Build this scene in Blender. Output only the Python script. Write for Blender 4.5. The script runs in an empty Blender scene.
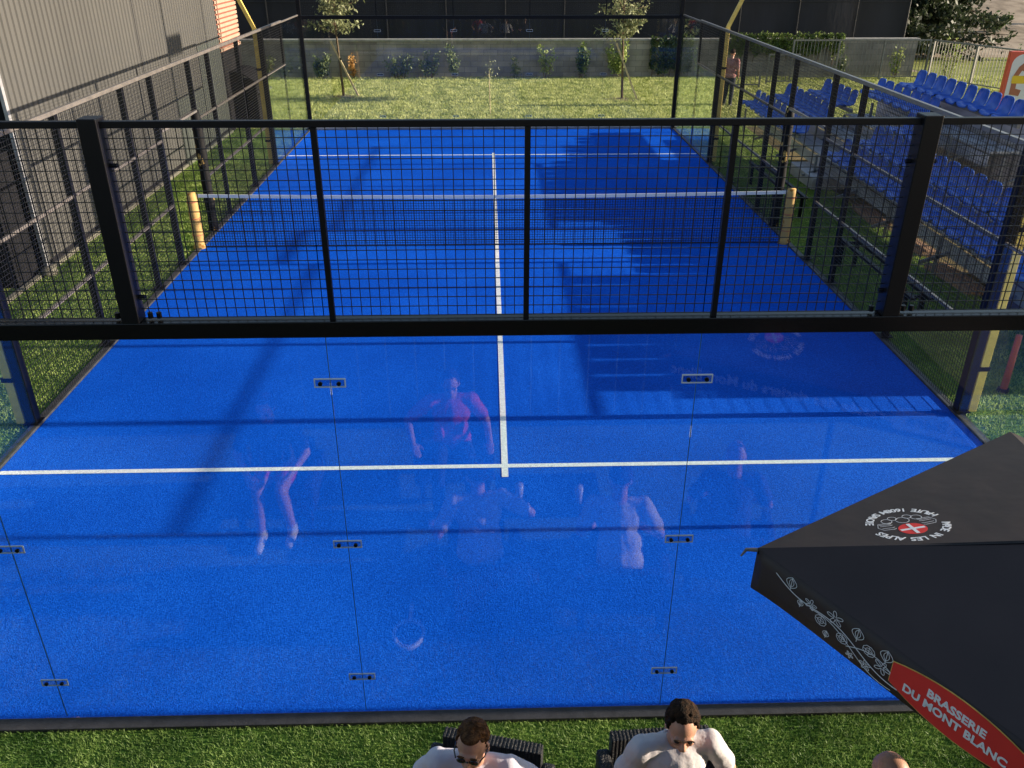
import bpy, bmesh, math, random
from mathutils import Vector, Matrix, Euler, noise
R = math.radians
rnd = random.Random(7)
scene = bpy.context.scene
COL = scene.collection

# ------------------------------------------------------------------ materials
def mat(name, color, rough=0.6, metal=0.0, spec=0.5, var=0.0, vscale=20.0, bump=0.0, bscale=80.0, color2=None, detail=4.0, stretch=None, alpha=None):
    m = bpy.data.materials.new(name); m.use_nodes = True
    nt = m.node_tree; b = nt.nodes['Principled BSDF']
    b.inputs['Base Color'].default_value = (*color, 1); b.inputs['Roughness'].default_value = rough
    b.inputs['Metallic'].default_value = metal; b.inputs['Specular IOR Level'].default_value = spec
    if var or color2 or bump:
        tc = nt.nodes.new('ShaderNodeTexCoord'); mp = nt.nodes.new('ShaderNodeMapping')
        nt.links.new(tc.outputs['Object'], mp.inputs['Vector'])
        if stretch: mp.inputs['Scale'].default_value = stretch
    if var or color2:
        n = nt.nodes.new('ShaderNodeTexNoise'); n.inputs['Scale'].default_value = vscale; n.inputs['Detail'].default_value = detail
        nt.links.new(mp.outputs[0], n.inputs['Vector'])
        r = nt.nodes.new('ShaderNodeValToRGB'); r.color_ramp.elements[0].position = 0.32; r.color_ramp.elements[1].position = 0.68
        c2 = color2 if color2 else tuple(min(1, c*(1+var)) for c in color)
        c1 = color if color2 else tuple(c*(1-var) for c in color)
        r.color_ramp.elements[0].color = (*c1, 1); r.color_ramp.elements[1].color = (*c2, 1)
        nt.links.new(n.outputs['Fac'], r.inputs['Fac']); nt.links.new(r.outputs['Color'], b.inputs['Base Color'])
    if bump:
        n2 = nt.nodes.new('ShaderNodeTexNoise'); n2.inputs['Scale'].default_value = bscale; n2.inputs['Detail'].default_value = 3
        nt.links.new(mp.outputs[0], n2.inputs['Vector'])
        bp = nt.nodes.new('ShaderNodeBump'); bp.inputs['Strength'].default_value = bump; bp.inputs['Distance'].default_value = 0.02
        nt.links.new(n2.outputs['Fac'], bp.inputs['Height']); nt.links.new(bp.outputs['Normal'], b.inputs['Normal'])
    return m

def two_scale(name, stops, s1, s2, mixf=0.5, rough=0.9, bump=0.6, bscale=120, stretch=None, spec=0.2, bdist=0.02):
    """colour ramp driven by a mix of a coarse and a fine noise"""
    m = bpy.data.materials.new(name); m.use_nodes = True
    nt = m.node_tree; b = nt.nodes['Principled BSDF']; b.inputs['Roughness'].default_value = rough; b.inputs['Specular IOR Level'].default_value = spec
    tc = nt.nodes.new('ShaderNodeTexCoord'); mp = nt.nodes.new('ShaderNodeMapping')
    if stretch: mp.inputs['Scale'].default_value = stretch
    nt.links.new(tc.outputs['Object'], mp.inputs['Vector'])
    a = nt.nodes.new('ShaderNodeTexNoise'); a.inputs['Scale'].default_value = s1; a.inputs['Detail'].default_value = 3
    c = nt.nodes.new('ShaderNodeTexNoise'); c.inputs['Scale'].default_value = s2; c.inputs['Detail'].default_value = 3
    for n in (a, c): nt.links.new(mp.outputs[0], n.inputs['Vector'])
    mx = nt.nodes.new('ShaderNodeMix'); mx.data_type = 'FLOAT'; mx.inputs['Factor'].default_value = mixf
    nt.links.new(a.outputs['Fac'], mx.inputs['A']); nt.links.new(c.outputs['Fac'], mx.inputs['B'])
    r = nt.nodes.new('ShaderNodeValToRGB')
    while len(r.color_ramp.elements) < len(stops): r.color_ramp.elements.new(0.5)
    for e, (p, col) in zip(r.color_ramp.elements, stops): e.position = p; e.color = (*col, 1)
    nt.links.new(mx.outputs['Result'], r.inputs['Fac']); nt.links.new(r.outputs['Color'], b.inputs['Base Color'])
    bp = nt.nodes.new('ShaderNodeBump'); bp.inputs['Strength'].default_value = bump; bp.inputs['Distance'].default_value = bdist
    n2 = nt.nodes.new('ShaderNodeTexNoise'); n2.inputs['Scale'].default_value = bscale; n2.inputs['Detail'].default_value = 4
    nt.links.new(mp.outputs[0], n2.inputs['Vector']); nt.links.new(n2.outputs['Fac'], bp.inputs['Height']); nt.links.new(bp.outputs['Normal'], b.inputs['Normal'])
    return m

def glass_mat(name, tint, refl=0.045):
    m = bpy.data.materials.new(name); m.use_nodes = True; nt = m.node_tree; nt.nodes.clear()
    out = nt.nodes.new('ShaderNodeOutputMaterial'); mix = nt.nodes.new('ShaderNodeMixShader')
    tr = nt.nodes.new('ShaderNodeBsdfTransparent'); tr.inputs[0].default_value = (*tint, 1)
    gl = nt.nodes.new('ShaderNodeBsdfGlossy'); gl.inputs['Roughness'].default_value = 0.0; gl.inputs[0].default_value = (1, 1, 1, 1)
    g = nt.nodes.new('ShaderNodeNewGeometry'); d = nt.nodes.new('ShaderNodeVectorMath'); d.operation = 'DOT_PRODUCT'
    nt.links.new(g.outputs['Incoming'], d.inputs[0]); nt.links.new(g.outputs['Normal'], d.inputs[1])
    def mth(op, a, b=None):
        n = nt.nodes.new('ShaderNodeMath'); n.operation = op
        for i, v in enumerate((a, b)):
            if v is None: continue
            if isinstance(v, (int, float)): n.inputs[i].default_value = v
            else: nt.links.new(v, n.inputs[i])
        return n.outputs[0]
    c = mth('ABSOLUTE', d.outputs['Value']); o = mth('SUBTRACT', 1.0, c); p = mth('POWER', o, 5.0)
    f = mth('ADD', mth('MULTIPLY', p, 1 - refl), refl)
    nt.links.new(f, mix.inputs[0]); nt.links.new(tr.outputs[0], mix.inputs[1]); nt.links.new(gl.outputs[0], mix.inputs[2]); nt.links.new(mix.outputs[0], out.inputs[0])
    return m

M = {}
M['black'] = mat('black_steel', (0.004, 0.004, 0.0065), 0.42, spec=0.22, bump=0.08, bscale=200)
M['rail'] = mat('sunlit_dusty_rail', (0.14, 0.125, 0.115), 0.33, spec=0.8, var=0.2, vscale=9, bump=0.05)  # paler than the black posts: dust, with sun glare put into the colour
M['wire'] = mat('black_wire', (0.008, 0.008, 0.010), 0.45)
M['kerb'] = mat('dark_kerb', (0.03, 0.03, 0.035), 0.6, var=0.3, vscale=15, bump=0.1)
M['court'] = two_scale('blue_court_turf', [(0.32, (0.001, 0.056, 0.43)), (0.5, (0.002, 0.094, 0.64)), (0.68, (0.012, 0.155, 0.84))], 0.55, 60, 0.66, rough=0.85, bump=0.5, bscale=110, spec=0.05)
M['line'] = mat('white_court_line', (0.82, 0.84, 0.88), 0.8, var=0.12, vscale=35, bump=0.3)
M['turf'] = two_scale('artificial_turf', [(0.3, (0.04, 0.09, 0.012)), (0.52, (0.10, 0.20, 0.03)), (0.72, (0.2, 0.32, 0.06))], 2.2, 55, 0.7, rough=0.85, bump=0.9, bscale=90)
M['lawn'] = two_scale('lawn_soil', [(0.36, (0.09, 0.12, 0.025)), (0.5, (0.24, 0.27, 0.065)), (0.64, (0.42, 0.42, 0.14))], 1.1, 14, 0.55, rough=0.95, bump=0.9, bscale=30, stretch=(0.6, 1.6, 1))
M['dirt'] = two_scale('dry_ground', [(0.3, (0.035, 0.04, 0.015)), (0.5, (0.13, 0.11, 0.05)), (0.7, (0.27, 0.21, 0.12))], 1.6, 22, 0.5, rough=0.95, bump=0.9, bscale=40)
M['hill'] = two_scale('dry_hill', [(0.35, (0.13, 0.10, 0.07)), (0.5, (0.34, 0.27, 0.20)), (0.68, (0.46, 0.38, 0.29))], 0.12, 1.3, 0.45, rough=0.95, bump=0.8, bscale=3)
M['mulch'] = mat('bark_mulch', (0.08, 0.05, 0.03), 0.95, color2=(0.28, 0.20, 0.13), vscale=30, bump=0.9, bscale=60)
M['terr'] = mat('dark_timber', (0.02, 0.016, 0.014), 0.7, var=.4, vscale=5, stretch=(6, 6, 1), bump=.2)
M['edge'] = mat('dark_edge_channel', (0.05, 0.05, 0.055), 0.5, var=.3, vscale=12)
M['glass'] = glass_mat('court_glass', (0.975, 0.99, 0.985), 0.038)
M['side_glass'] = glass_mat('side_court_glass', (0.91, 0.97, 0.955), 0.045)
M['glass_edge'] = mat('glass_edge', (0.03, 0.09, 0.16), 0.3)
M['steel'] = mat('stainless_steel', (0.6, 0.6, 0.6), 0.35, metal=1)
M['clamp'] = mat('pale_clamp_rim', (0.5, 0.55, 0.6), 0.4)
M['yellow'] = mat('yellow_paint', (0.78, 0.55, 0.13), 0.55, var=0.15, vscale=12, bump=0.05)
M['lamp'] = mat('lamp_glass', (0.6, 0.6, 0.62), 0.2)
M['net'] = mat('net_cord', (0.012, 0.014, 0.02), 0.8)
M['tape'] = mat('net_tape', (0.88, 0.88, 0.88), 0.7, bump=0.1)
M['alu'] = mat('aluminium_board', (0.38, 0.38, 0.40), 0.5, metal=0.3, var=0.25, vscale=6, stretch=(1, 0.2, 1))
M['galv'] = mat('galvanised_rail', (0.22, 0.22, 0.22), 0.45, metal=0.5, var=0.15, vscale=12)
M['seat'] = mat('blue_plastic', (0.03, 0.12, 0.55), 0.32, var=0.22, vscale=5)
M['wood'] = mat('weathered_wood', (0.24, 0.14, 0.09), 0.8, color2=(0.42, 0.27, 0.18), vscale=6, stretch=(1, 9, 9), bump=0.3)
M['stake'] = mat('pale_wood', (0.6, 0.48, 0.28), 0.8, var=0.2, vscale=10, bump=0.2)
M['bark'] = mat('young_bark', (0.13, 0.09, 0.055), 0.9, var=0.35, vscale=25, bump=0.5)
M['wallblock'] = None
M['cap'] = mat('concrete_cap', (0.34, 0.33, 0.31), 0.85, var=0.2, vscale=6, bump=0.3)
M['screen'] = mat('dark_screen_fabric', (0.016, 0.017, 0.024), 0.8, var=0.25, vscale=1.2, bump=0.25, bscale=6, stretch=(1, 1, 0.3))
M['skin'] = mat('skin', (0.52, 0.27, 0.18), 0.5, var=0.1, vscale=14, bump=0.08, bscale=120)
M['skin2'] = mat('tanned_skin', (0.42, 0.21, 0.13), 0.5, var=0.1, vscale=14, bump=0.08, bscale=120)
M['hair_brown'] = mat('light_brown_hair', (0.035, 0.016, 0.007), 0.75, spec=0.15, color2=(0.16, 0.075, 0.03), vscale=40, bump=0.8, bscale=160)
M['hair_dark'] = mat('dark_hair', (0.008, 0.005, 0.003), 0.75, spec=0.15, color2=(0.05, 0.025, 0.012), vscale=45, bump=0.9, bscale=130)
M['tee'] = mat('white_cotton', (0.64, 0.60, 0.67), 0.9, bump=0.6, bscale=11, var=0.04, vscale=8)
M['tee2'] = mat('pale_grey_cotton', (0.58, 0.55, 0.57), 0.9, bump=0.6, bscale=11, var=0.04, vscale=8)
M['red_cloth'] = mat('red_cloth', (0.55, 0.03, 0.06), 0.85, bump=0.3, bscale=10, var=0.1)
M['navy'] = mat('navy_cloth', (0.02, 0.025, 0.05), 0.9, bump=0.3, bscale=10, var=0.2)
M['denim'] = mat('dark_trousers', (0.02, 0.025, 0.04), 0.9, bump=0.3, bscale=12, var=0.2)
M['pinkshirt'] = mat('pink_shirt', (0.30, 0.12, 0.12), 0.9, color2=(0.5, 0.28, 0.26), vscale=6, bump=0.3, bscale=10)
M['shoe'] = mat('white_shoe', (0.78, 0.78, 0.78), 0.6)
M['darkshoe'] = mat('dark_shoe', (0.03, 0.03, 0.03), 0.6)
M['lens'] = mat('dark_lens', (0.01, 0.01, 0.012), 0.08, spec=0.8)
M['rattan'] = mat('black_rattan', (0.014, 0.014, 0.017), 0.5, var=0.4, vscale=60, bump=0.8, bscale=70, stretch=(1, 1, 5))
M['umb'] = mat('black_parasol_fabric', (0.038, 0.025, 0.023), 0.6, spec=0.4, bump=0.25, bscale=4, var=.12, vscale=3)
M['umb2'] = M['umb']
M['white_print'] = mat('white_print', (0.88, 0.88, 0.88), 0.7)
M['grey_print'] = mat('silver_print', (0.78, 0.78, 0.8), 0.7)
M['red_print'] = mat('red_print', (0.82, 0.035, 0.03), 0.6, var=0.06, vscale=4)
M['brick_red'] = mat('faded_red', (0.42, 0.10, 0.06), 0.7, var=.15, vscale=8)
M['red_board'] = mat('red_board', (0.75, 0.12, 0.06), 0.5)
M['yellow_print'] = mat('yellow_print', (0.9, 0.6, 0.03), 0.6)
M['brown_print'] = mat('brown_print', (0.45, 0.16, 0.08), 0.6)
M['whiteboard'] = mat('white_board', (0.8, 0.78, 0.74), 0.5)
M['bin'] = mat('dark_bin_shaded_wall', (0.012, 0.012, 0.014), 0.8, spec=0.12, var=0.3, vscale=5)
M['eye'] = mat('eye', (0.03, 0.02, 0.015), 0.2)
M['ivyg'] = None

def leafmat(name, a, b, rough=0.6):
    m = mat(name, a, rough, color2=b, vscale=2.5, detail=2)
    p = m.node_tree.nodes['Principled BSDF']
    try: p.inputs['Subsurface Weight'].default_value = 0.0
    except Exception: pass
    # a leaf lets some sun through
    nt = m.node_tree; out = nt.nodes['Material Output']; tl = nt.nodes.new('ShaderNodeBsdfTranslucent'); mx = nt.nodes.new('ShaderNodeMixShader'); mx.inputs[0].default_value = 0.3
    src = p.inputs['Base Color'].links[0].from_socket
    nt.links.new(src, tl.inputs[0]); nt.links.new(p.outputs[0], mx.inputs[1]); nt.links.new(tl.outputs[0], mx.inputs[2]); nt.links.new(mx.outputs[0], out.inputs[0])
    return m
M['leaf'] = leafmat('young_leaf', (0.13, 0.15, 0.06), (0.36, 0.38, 0.20))
M['ivy'] = leafmat('ivy_leaf', (0.05, 0.10, 0.02), (0.22, 0.28, 0.07))
M['ivyd'] = leafmat('dark_ivy_leaf', (0.025, 0.055, 0.018), (0.10, 0.15, 0.04))
M['shrub'] = leafmat('shrub_leaf', (0.09, 0.13, 0.05), (0.26, 0.31, 0.14))
M['shrub_lime'] = leafmat('lime_leaf', (0.2, 0.27, 0.06), (0.42, 0.48, 0.15))
M['shrub_orange'] = leafmat('orange_leaf', (0.4, 0.2, 0.05), (0.6, 0.36, 0.12))
M['conifer'] = leafmat('conifer_needles', (0.014, 0.026, 0.012), (0.05, 0.065, 0.032))
M['blade'] = leafmat('turf_blades', (0.05, 0.115, 0.016), (0.25, 0.37, 0.09))
M['sunlit_blade'] = leafmat('sunlit_turf_blades', (0.13, 0.22, 0.03), (0.42, 0.52, 0.14))  # brighter copy of the turf blades, backlit sun put into the colour
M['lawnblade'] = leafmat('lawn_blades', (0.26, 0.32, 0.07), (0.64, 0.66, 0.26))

# corrugated cladding: colour only, ribs are geometry
M['clad'] = mat('grey_cladding', (0.078, 0.076, 0.071), 0.6, metal=0.1, var=0.08, vscale=1.2, stretch=(1, 1, 0.2))
M['louvre'] = mat('salmon_louvre', (0.40, 0.27, 0.20), 0.6, var=0.1, vscale=6)
M['louvre_gap'] = mat('louvre_backing', (0.22, 0.07, 0.045), 0.8)
def block_mat():
    m = bpy.data.materials.new('concrete_blocks'); m.use_nodes = True; nt = m.node_tree; b = nt.nodes['Principled BSDF']; b.inputs['Roughness'].default_value = 0.9
    tc = nt.nodes.new('ShaderNodeTexCoord'); sp = nt.nodes.new('ShaderNodeSeparateXYZ'); cb = nt.nodes.new('ShaderNodeCombineXYZ')
    nt.links.new(tc.outputs['Object'], sp.inputs[0]); nt.links.new(sp.outputs['X'], cb.inputs['X']); nt.links.new(sp.outputs['Z'], cb.inputs['Y'])
    br = nt.nodes.new('ShaderNodeTexBrick'); nt.links.new(cb.outputs[0], br.inputs['Vector'])
    br.inputs['Scale'].default_value = 1; br.inputs['Brick Width'].default_value = 0.5; br.inputs['Row Height'].default_value = 0.2; br.inputs['Mortar Size'].default_value = 0.008
    br.inputs['Color1'].default_value = (0.24, 0.225, 0.21, 1); br.inputs['Color2'].default_value = (0.36, 0.335, 0.31, 1); br.inputs['Mortar'].default_value = (0.17, 0.165, 0.16, 1)
    n = nt.nodes.new('ShaderNodeTexNoise'); n.inputs['Scale'].default_value = 1.5; n.inputs['Detail'].default_value = 5; nt.links.new(tc.outputs['Object'], n.inputs['Vector'])
    mx = nt.nodes.new('ShaderNodeMix'); mx.data_type = 'RGBA'; mx.blend_type = 'MULTIPLY'; mx.inputs['Factor'].default_value = 0.6
    rp = nt.nodes.new('ShaderNodeValToRGB'); rp.color_ramp.elements[0].position = 0.35; rp.color_ramp.elements[0].color = (0.5, 0.5, 0.52, 1); rp.color_ramp.elements[1].position = 0.65; rp.color_ramp.elements[1].color = (1.2, 1.15, 1.1, 1)
    nt.links.new(n.outputs['Fac'], rp.inputs['Fac']); nt.links.new(br.outputs['Color'], mx.inputs['A']); nt.links.new(rp.outputs['Color'], mx.inputs['B']); nt.links.new(mx.outputs['Result'], b.inputs['Base Color'])
    bp = nt.nodes.new('ShaderNodeBump'); bp.inputs['Strength'].default_value = 0.5; bp.inputs['Distance'].default_value = 0.01; nt.links.new(br.outputs['Fac'], bp.inputs['Height']); bp.invert = True; nt.links.new(bp.outputs['Normal'], b.inputs['Normal'])
    return m
M['wallblock'] = block_mat()
def wrap_mat(name, base, spot, scale, thr):
    m = mat(name, base, 0.7, spec=0.2, color2=spot, vscale=scale, detail=3, stretch=(1, 1, 0.55))
    for n in m.node_tree.nodes:
        if n.type == 'VALTORGB': n.color_ramp.elements[0].position = thr; n.color_ramp.elements[1].position = thr+0.03
    return m
M['goldwrap'] = wrap_mat('black_gold_wrap', (0.005, 0.005, 0.006), (0.5, 0.32, 0.10), 7, 0.62)
M['yellowpad'] = wrap_mat('yellow_pad', (0.52, 0.33, 0.12), (0.33, 0.15, 0.03), 9, 0.60)

# ------------------------------------------------------------------ mesh helpers
class MB:
    def __init__(s): s.bm = bmesh.new(); s.V = []; s.F = []
    def box(s, lo, hi, mtx=None):
        v = [(x, y, z) for x in (lo[0], hi[0]) for y in (lo[1], hi[1]) for z in (lo[2], hi[2])]
        if mtx is not None: v = [tuple(mtx @ Vector(q)) for q in v]
        k = len(s.V); s.V += v
        s.F += [(k+f[0], k+f[1], k+f[2], k+f[3]) for f in ((0, 1, 3, 2), (4, 6, 7, 5), (0, 4, 5, 1), (2, 3, 7, 6), (0, 2, 6, 4), (1, 5, 7, 3))]
        return s
    def bar(s, a, b, w, h=None, up=(0, 0, 1)):
        """square bar from a to b"""
        h = w if h is None else h
        a = Vector(a); b = Vector(b); d = (b-a); L = d.length; d.normalize()
        u = Vector(up)
        if abs(d.dot(u)) > 0.98: u = Vector((0, 1, 0))
        x = d.cross(u).normalized(); y = x.cross(d).normalized()
        m = Matrix((x, d, y)).transposed().to_4x4(); m.translation = a
        return s.box((-w/2, 0, -h/2), (w/2, L, h/2), m)
    def tube(s, pts, rads, n=10, cap=True):
        pts = [Vector(p) for p in pts]
        if not hasattr(rads, '__len__'): rads = [rads]*len(pts)
        rings = []
        ref = None
        for i, p in enumerate(pts):
            d = (pts[min(i+1, len(pts)-1)]-pts[max(i-1, 0)]).normalized()
            if ref is None:
                ref = Vector((0, 0, 1)) if abs(d.z) < 0.9 else Vector((0, 1, 0))
            x = d.cross(ref).normalized(); y = d.cross(x).normalized(); ref = -y if False else ref
            k = len(s.V); rings.append(list(range(k, k+n)))
            s.V += [tuple(p+rads[i]*(math.cos(t)*x+math.sin(t)*y)) for t in [2*math.pi*q/n for q in range(n)]]
        for a, b in zip(rings, rings[1:]):
            for k in range(n): s.F.append((a[k], b[k], b[(k+1) % n], a[(k+1) % n]))
        if cap: s.F.append(tuple(rings[0])); s.F.append(tuple(rings[-1][::-1]))
        s.round = True
        return s
    def ell(s, c, r, mtx=None, u=16, v=12):
        c = Vector(c); k0 = len(s.V)
        def add(x, y, z):
            p = Vector((x*r[0], y*r[1], z*r[2]))
            if mtx is not None: p = mtx @ p
            s.V.append(tuple(p+c))
        add(0, 0, 1)
        for i in range(1, v):
            th = math.pi*i/v; st, ct = math.sin(th), math.cos(th)
            for j in range(u):
                ph = 2*math.pi*j/u; add(st*math.cos(ph), st*math.sin(ph), ct)
        add(0, 0, -1); last = len(s.V)-1
        for j in range(u):
            j2 = (j+1) % u
            s.F.append((k0, k0+1+j, k0+1+j2)); base = k0+1+(v-2)*u; s.F.append((last, base+j2, base+j))
            for i in range(v-2):
                p = k0+1+i*u; s.F.append((p+j, p+u+j, p+u+j2, p+j2))
        return s
    def cap(s, a, b, ra, rb):
        """tapered capsule (closed pieces, fused later)"""
        s.ell(a, (ra,)*3, u=12, v=8); s.ell(b, (rb,)*3, u=12, v=8)
        return s.tube([a, b], [ra, rb], 14)
    def poly(s, pts, thick, m4):
        """flat outline (x,y) extruded by thick and placed by m4"""
        a = [s.bm.verts.new(m4 @ Vector((x, y, 0))) for x, y in pts]; b = [s.bm.verts.new(m4 @ Vector((x, y, thick))) for x, y in pts]
        s.bm.faces.new(b); s.bm.faces.new(a[::-1]); n = len(pts)
        for i in range(n): s.bm.faces.new((a[i], a[(i+1) % n], b[(i+1) % n], b[i]))
        return s
    def leaf(s, c, size, rx):
        d = Vector((rx.uniform(-1, 1), rx.uniform(-1, 1), rx.uniform(-1, 1))).normalized()
        e = d.cross(Vector((rx.uniform(-1, 1), rx.uniform(-1, 1), rx.uniform(-1, 1)))).normalized()
        c = Vector(c)
        k = len(s.V); s.V += [tuple(c-d*size), tuple(c+e*size*.5), tuple(c+d*size), tuple(c-e*size*.5)]; s.F.append((k, k+1, k+2, k+3)); return s
    def build(s, name, m, parent=None, smooth=False, bevel=0, loc=None):
        me = bpy.data.meshes.new(name)
        if len(s.bm.verts) == 0:
            me.from_pydata(s.V, [], s.F); s.bm.free()
            if smooth: me.polygons.foreach_set('use_smooth', [True]*len(me.polygons))
        else:
            if s.V:
                vs = [s.bm.verts.new(p) for p in s.V]
                for f in s.F: s.bm.faces.new([vs[i] for i in f])
            for f in s.bm.faces: f.smooth = bool(smooth)
            if not getattr(s, 'nonorm', False): bmesh.ops.recalc_face_normals(s.bm, faces=s.bm.faces[:])
            s.bm.to_mesh(me); s.bm.free()
        me.materials.append(m)
        o = bpy.data.objects.new(name, me); COL.objects.link(o)
        if parent is not None: o.parent = parent
        if bevel:
            b = o.modifiers.new('Bevel', 'BEVEL'); b.width = bevel; b.segments = 2; b.limit_method = 'ANGLE'
        if loc: o.location = loc
        return o

def tag(o, label=None, cat=None, group=None, kind=None):
    if label: o['label'] = label
    if cat: o['category'] = cat
    if group: o['group'] = group
    if kind: o['kind'] = kind
    return o
def thing(name, label, cat, loc=(0, 0, 0), rz=0, group=None):
    o = bpy.data.objects.new(name, None); o.empty_display_size = 0.2; COL.objects.link(o); o.location = loc; o.rotation_euler = (0, 0, rz)
    return tag(o, label, cat, group)
def copy_tree(o, parent=None):
    c = o.copy(); COL.objects.link(c)
    if parent is not None: c.parent = parent
    for ch in [k for k in o.children]: copy_tree(ch, c)
    return c
def grid_plane(name, x0, y0, x1, y1, z, m, label=None):
    b = MB(); v = [b.bm.verts.new(p) for p in ((x0, y0, z), (x1, y0, z), (x1, y1, z), (x0, y1, z))]; b.bm.faces.new(v); b.nonorm = True
    return tag(b.build(name, m), kind='structure')

# ------------------------------------------------------------------ ground and hill
g = MB(); g.nonorm = True
NX, NY = 70, 80
xs = [-60+160*i/NX for i in range(NX+1)]; ys = [-30+130*j/NY for j in range(NY+1)]
def gz(x, y):
    t = max(0, min(1, (y-38)/40)) * max(0, min(1, (x-10)/14))
    return 0.0 if t == 0 else 5.5*t*t*(3-2*t) + 0.5*t*noise.noise(Vector((x*.12, y*.12, 0)))
vv = [[g.bm.verts.new((x, y, gz(x, y)-0.004)) for x in xs] for y in ys]
for j in range(NY):
    for i in range(NX): g.bm.faces.new((vv[j][i], vv[j][i+1], vv[j+1][i+1], vv[j+1][i]))
tag(g.build('ground', M['hill'], smooth=True), kind='structure')
grid_plane('dirt_ground', 7.1, -14, 26, 20.4, 0.0, M['dirt'])
grid_plane('lawn', -16, 20.4, 30, 31.5, 0.0, M['lawn'])
grid_plane('lawn', -16, -14, -7.1, 20.4, 0.0, M['lawn'])
grid_plane('lawn', 17.2, 31.5, 30, 36, 0.001, M['lawn'])
grid_plane('turf', -7.1, -14, 7.1, 20.4, 0.004, M['turf'])

# ------------------------------------------------------------------ court
cs = MB(); cs.box((-5.0, 0.002, 0.0), (5.0, 20.12, 0.012)); tag(cs.build('court_floor', M['court']), kind='structure')
ln = MB(); w = 0.032; z = 0.016
for (a, b) in (((-4.98, 3.05-w), (4.98, 3.05+w)), ((-4.98, 16.95-w), (4.98, 16.95+w)), ((-w, 2.85), (w, 3.05-w-.001)), ((-w, 3.05+w+.001), (w, 16.95-w-.001)), ((-w, 16.95+w+.001), (w, 17.15))):
    v = [ln.bm.verts.new(p) for p in ((a[0], a[1], z), (b[0], a[1], z), (b[0], b[1], z), (a[0], b[1], z))]; ln.bm.faces.new(v)
ln.nonorm = True
tag(ln.build('court_lines', M['line']), kind='structure')
kb = MB(); kb.box((-5.09, 0.03, 0.004), (-5.003, 20.12, 0.035)); kb.box((5.003, 0.03, 0.004), (5.09, 20.12, 0.035))
tag(kb.build('court_kerb', M['edge'], bevel=0.004), kind='structure')
kb = MB(); kb.box((-5.12, 20.125, 0.004), (5.12, 20.38, 0.05)); tag(kb.build('far_kerb', M['cap'], bevel=0.004), kind='structure')

def wire_panel(o, u, v, nu, nv, wt=0.004):
    """mesh of wires: origin o, edge vectors u and v, counts of cells"""
    b = MB(); o = Vector(o); u = Vector(u); v = Vector(v)
    for i in range(nu+1): b.bar(o+u*(i/nu), o+u*(i/nu)+v, wt)
    nrm = u.cross(v).normalized()*wt
    for j in range(nv+1): b.bar(o+v*(j/nv)+nrm, o+v*(j/nv)+u+nrm, wt)
    return b

# near and far end walls of the enclosure
def end_wall(y, s, name, label, wt):
    t = thing(name, label, 'glass wall', (0, y, 0))
    MB().box((-5.15, -0.095, 0.004), (5.15, 0.0, 0.034)).build('base_channel', M['kerb'], t, bevel=0.004) if s > 0 else MB().box((-5.15, -0.03, 0.052), (5.15, 0.03, 0.075)).build('base_channel', M['cap'], t)
    for k in range(5):
        x0 = -5+2*k
        gp = MB().box((x0+0.004, -0.006, (0.035 if s > 0 else 0.076)), (x0+1.996, 0.006, 2.83)).build('glass_pane', M['glass'], t)
        if k:
            MB().box((x0-0.0016, -0.004, 0.05), (x0+0.0018, 0.004, 2.82)).build('pane_joint', M['glass_edge'], t)
            for h in (0.37, 1.46, 2.55):
                c = MB().box((x0-0.085, -0.016, h-0.027), (x0+0.085, -0.009, h-0.021)).box((x0-0.085, -0.016, h+0.021), (x0+0.085, -0.009, h+0.027)).box((x0-0.085, -0.0159, h-0.0209), (x0-0.079, -0.009, h+0.0209)).box((x0+0.079, -0.0159, h-0.0209), (x0+0.085, -0.009, h+0.0209)).build('clamp_rim', M['clamp'], t)
                MB().box((x0-0.0785, -0.0145, h-0.0205), (x0+0.0785, -0.0095, h+0.0205)).build('clamp_plate', M['padblue'], c)
                for sx in (-0.05, 0.05): MB().tube([(x0+sx, -0.018, h), (x0+sx, -0.030, h)], 0.012, 10).build('bolt', M['black'], c)
    MB().box((-5.1, -0.04, 2.83), (5.1, 0.04, 2.92)).build('beam', M['black'] if s < 0 else M['beam'], t, bevel=0.004)
    MB().box((-5.1, -0.018, 3.898), (5.1, 0.018, 3.93)).build('top_rail', M['black'], t, bevel=0.003)
    for x in ((-5, -1.98, 1.98, 5) if s > 0 else (-5, 5)):
        if abs(x) == 1.98:
            MB().box((x-0.045, -0.045, 2.921), (x+0.045, 0.055, 3.945)).build('mesh_post', M['black'], t, bevel=0.004)
            b = MB()
            for (dx, zz) in ((-0.085, 2.93), (0.085, 2.93), (0.13, 2.93)):
                b.tube([(x+dx, 0.015, zz), (x+dx, 0.015, zz+0.03)], 0.014, 8)
            for zz in (3.05, 3.72): b.tube([(x-0.07, 0.01, zz), (x+0.08, 0.01, zz)], 0.011, 8)
            b.build('bolt', M['black'], t)
        else:
            MB().box((x-0.05, -0.045, 0.036 if s > 0 else 0.0), (x+0.05, 0.045, 3.93)).build('corner_post', M['black'], t, bevel=0.004)
    for x in (-.95, .06, 1.05) if s > 0 else (-3, -1, 1, 3):
        MB().box((x-0.014, -0.014, 2.921), (x+0.014, 0.014, 3.897)).build('mesh_bar', M['black'], t)
    for k in range(5):
        x0 = -5+2*k
        p = wire_panel((x0, 0.022, 2.93), (2, 0, 0), (0, 0, 0.967), 40, 19, .004).build('mesh_panel', M['wire'], t)
    return t
M['beam'] = mat('beam_black', (0.006, 0.0055, 0.006), 0.25, spec=0.4, bump=0.04)
M['padblue'] = glass_mat('clear_clamp_plate', (0.75, 0.82, 0.88), 0.06)
end_wall(0.0, 1, 'end_wall', 'glass end wall nearest the viewer with clamps, thick black beam and black mesh on top', 0.0045)
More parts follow.
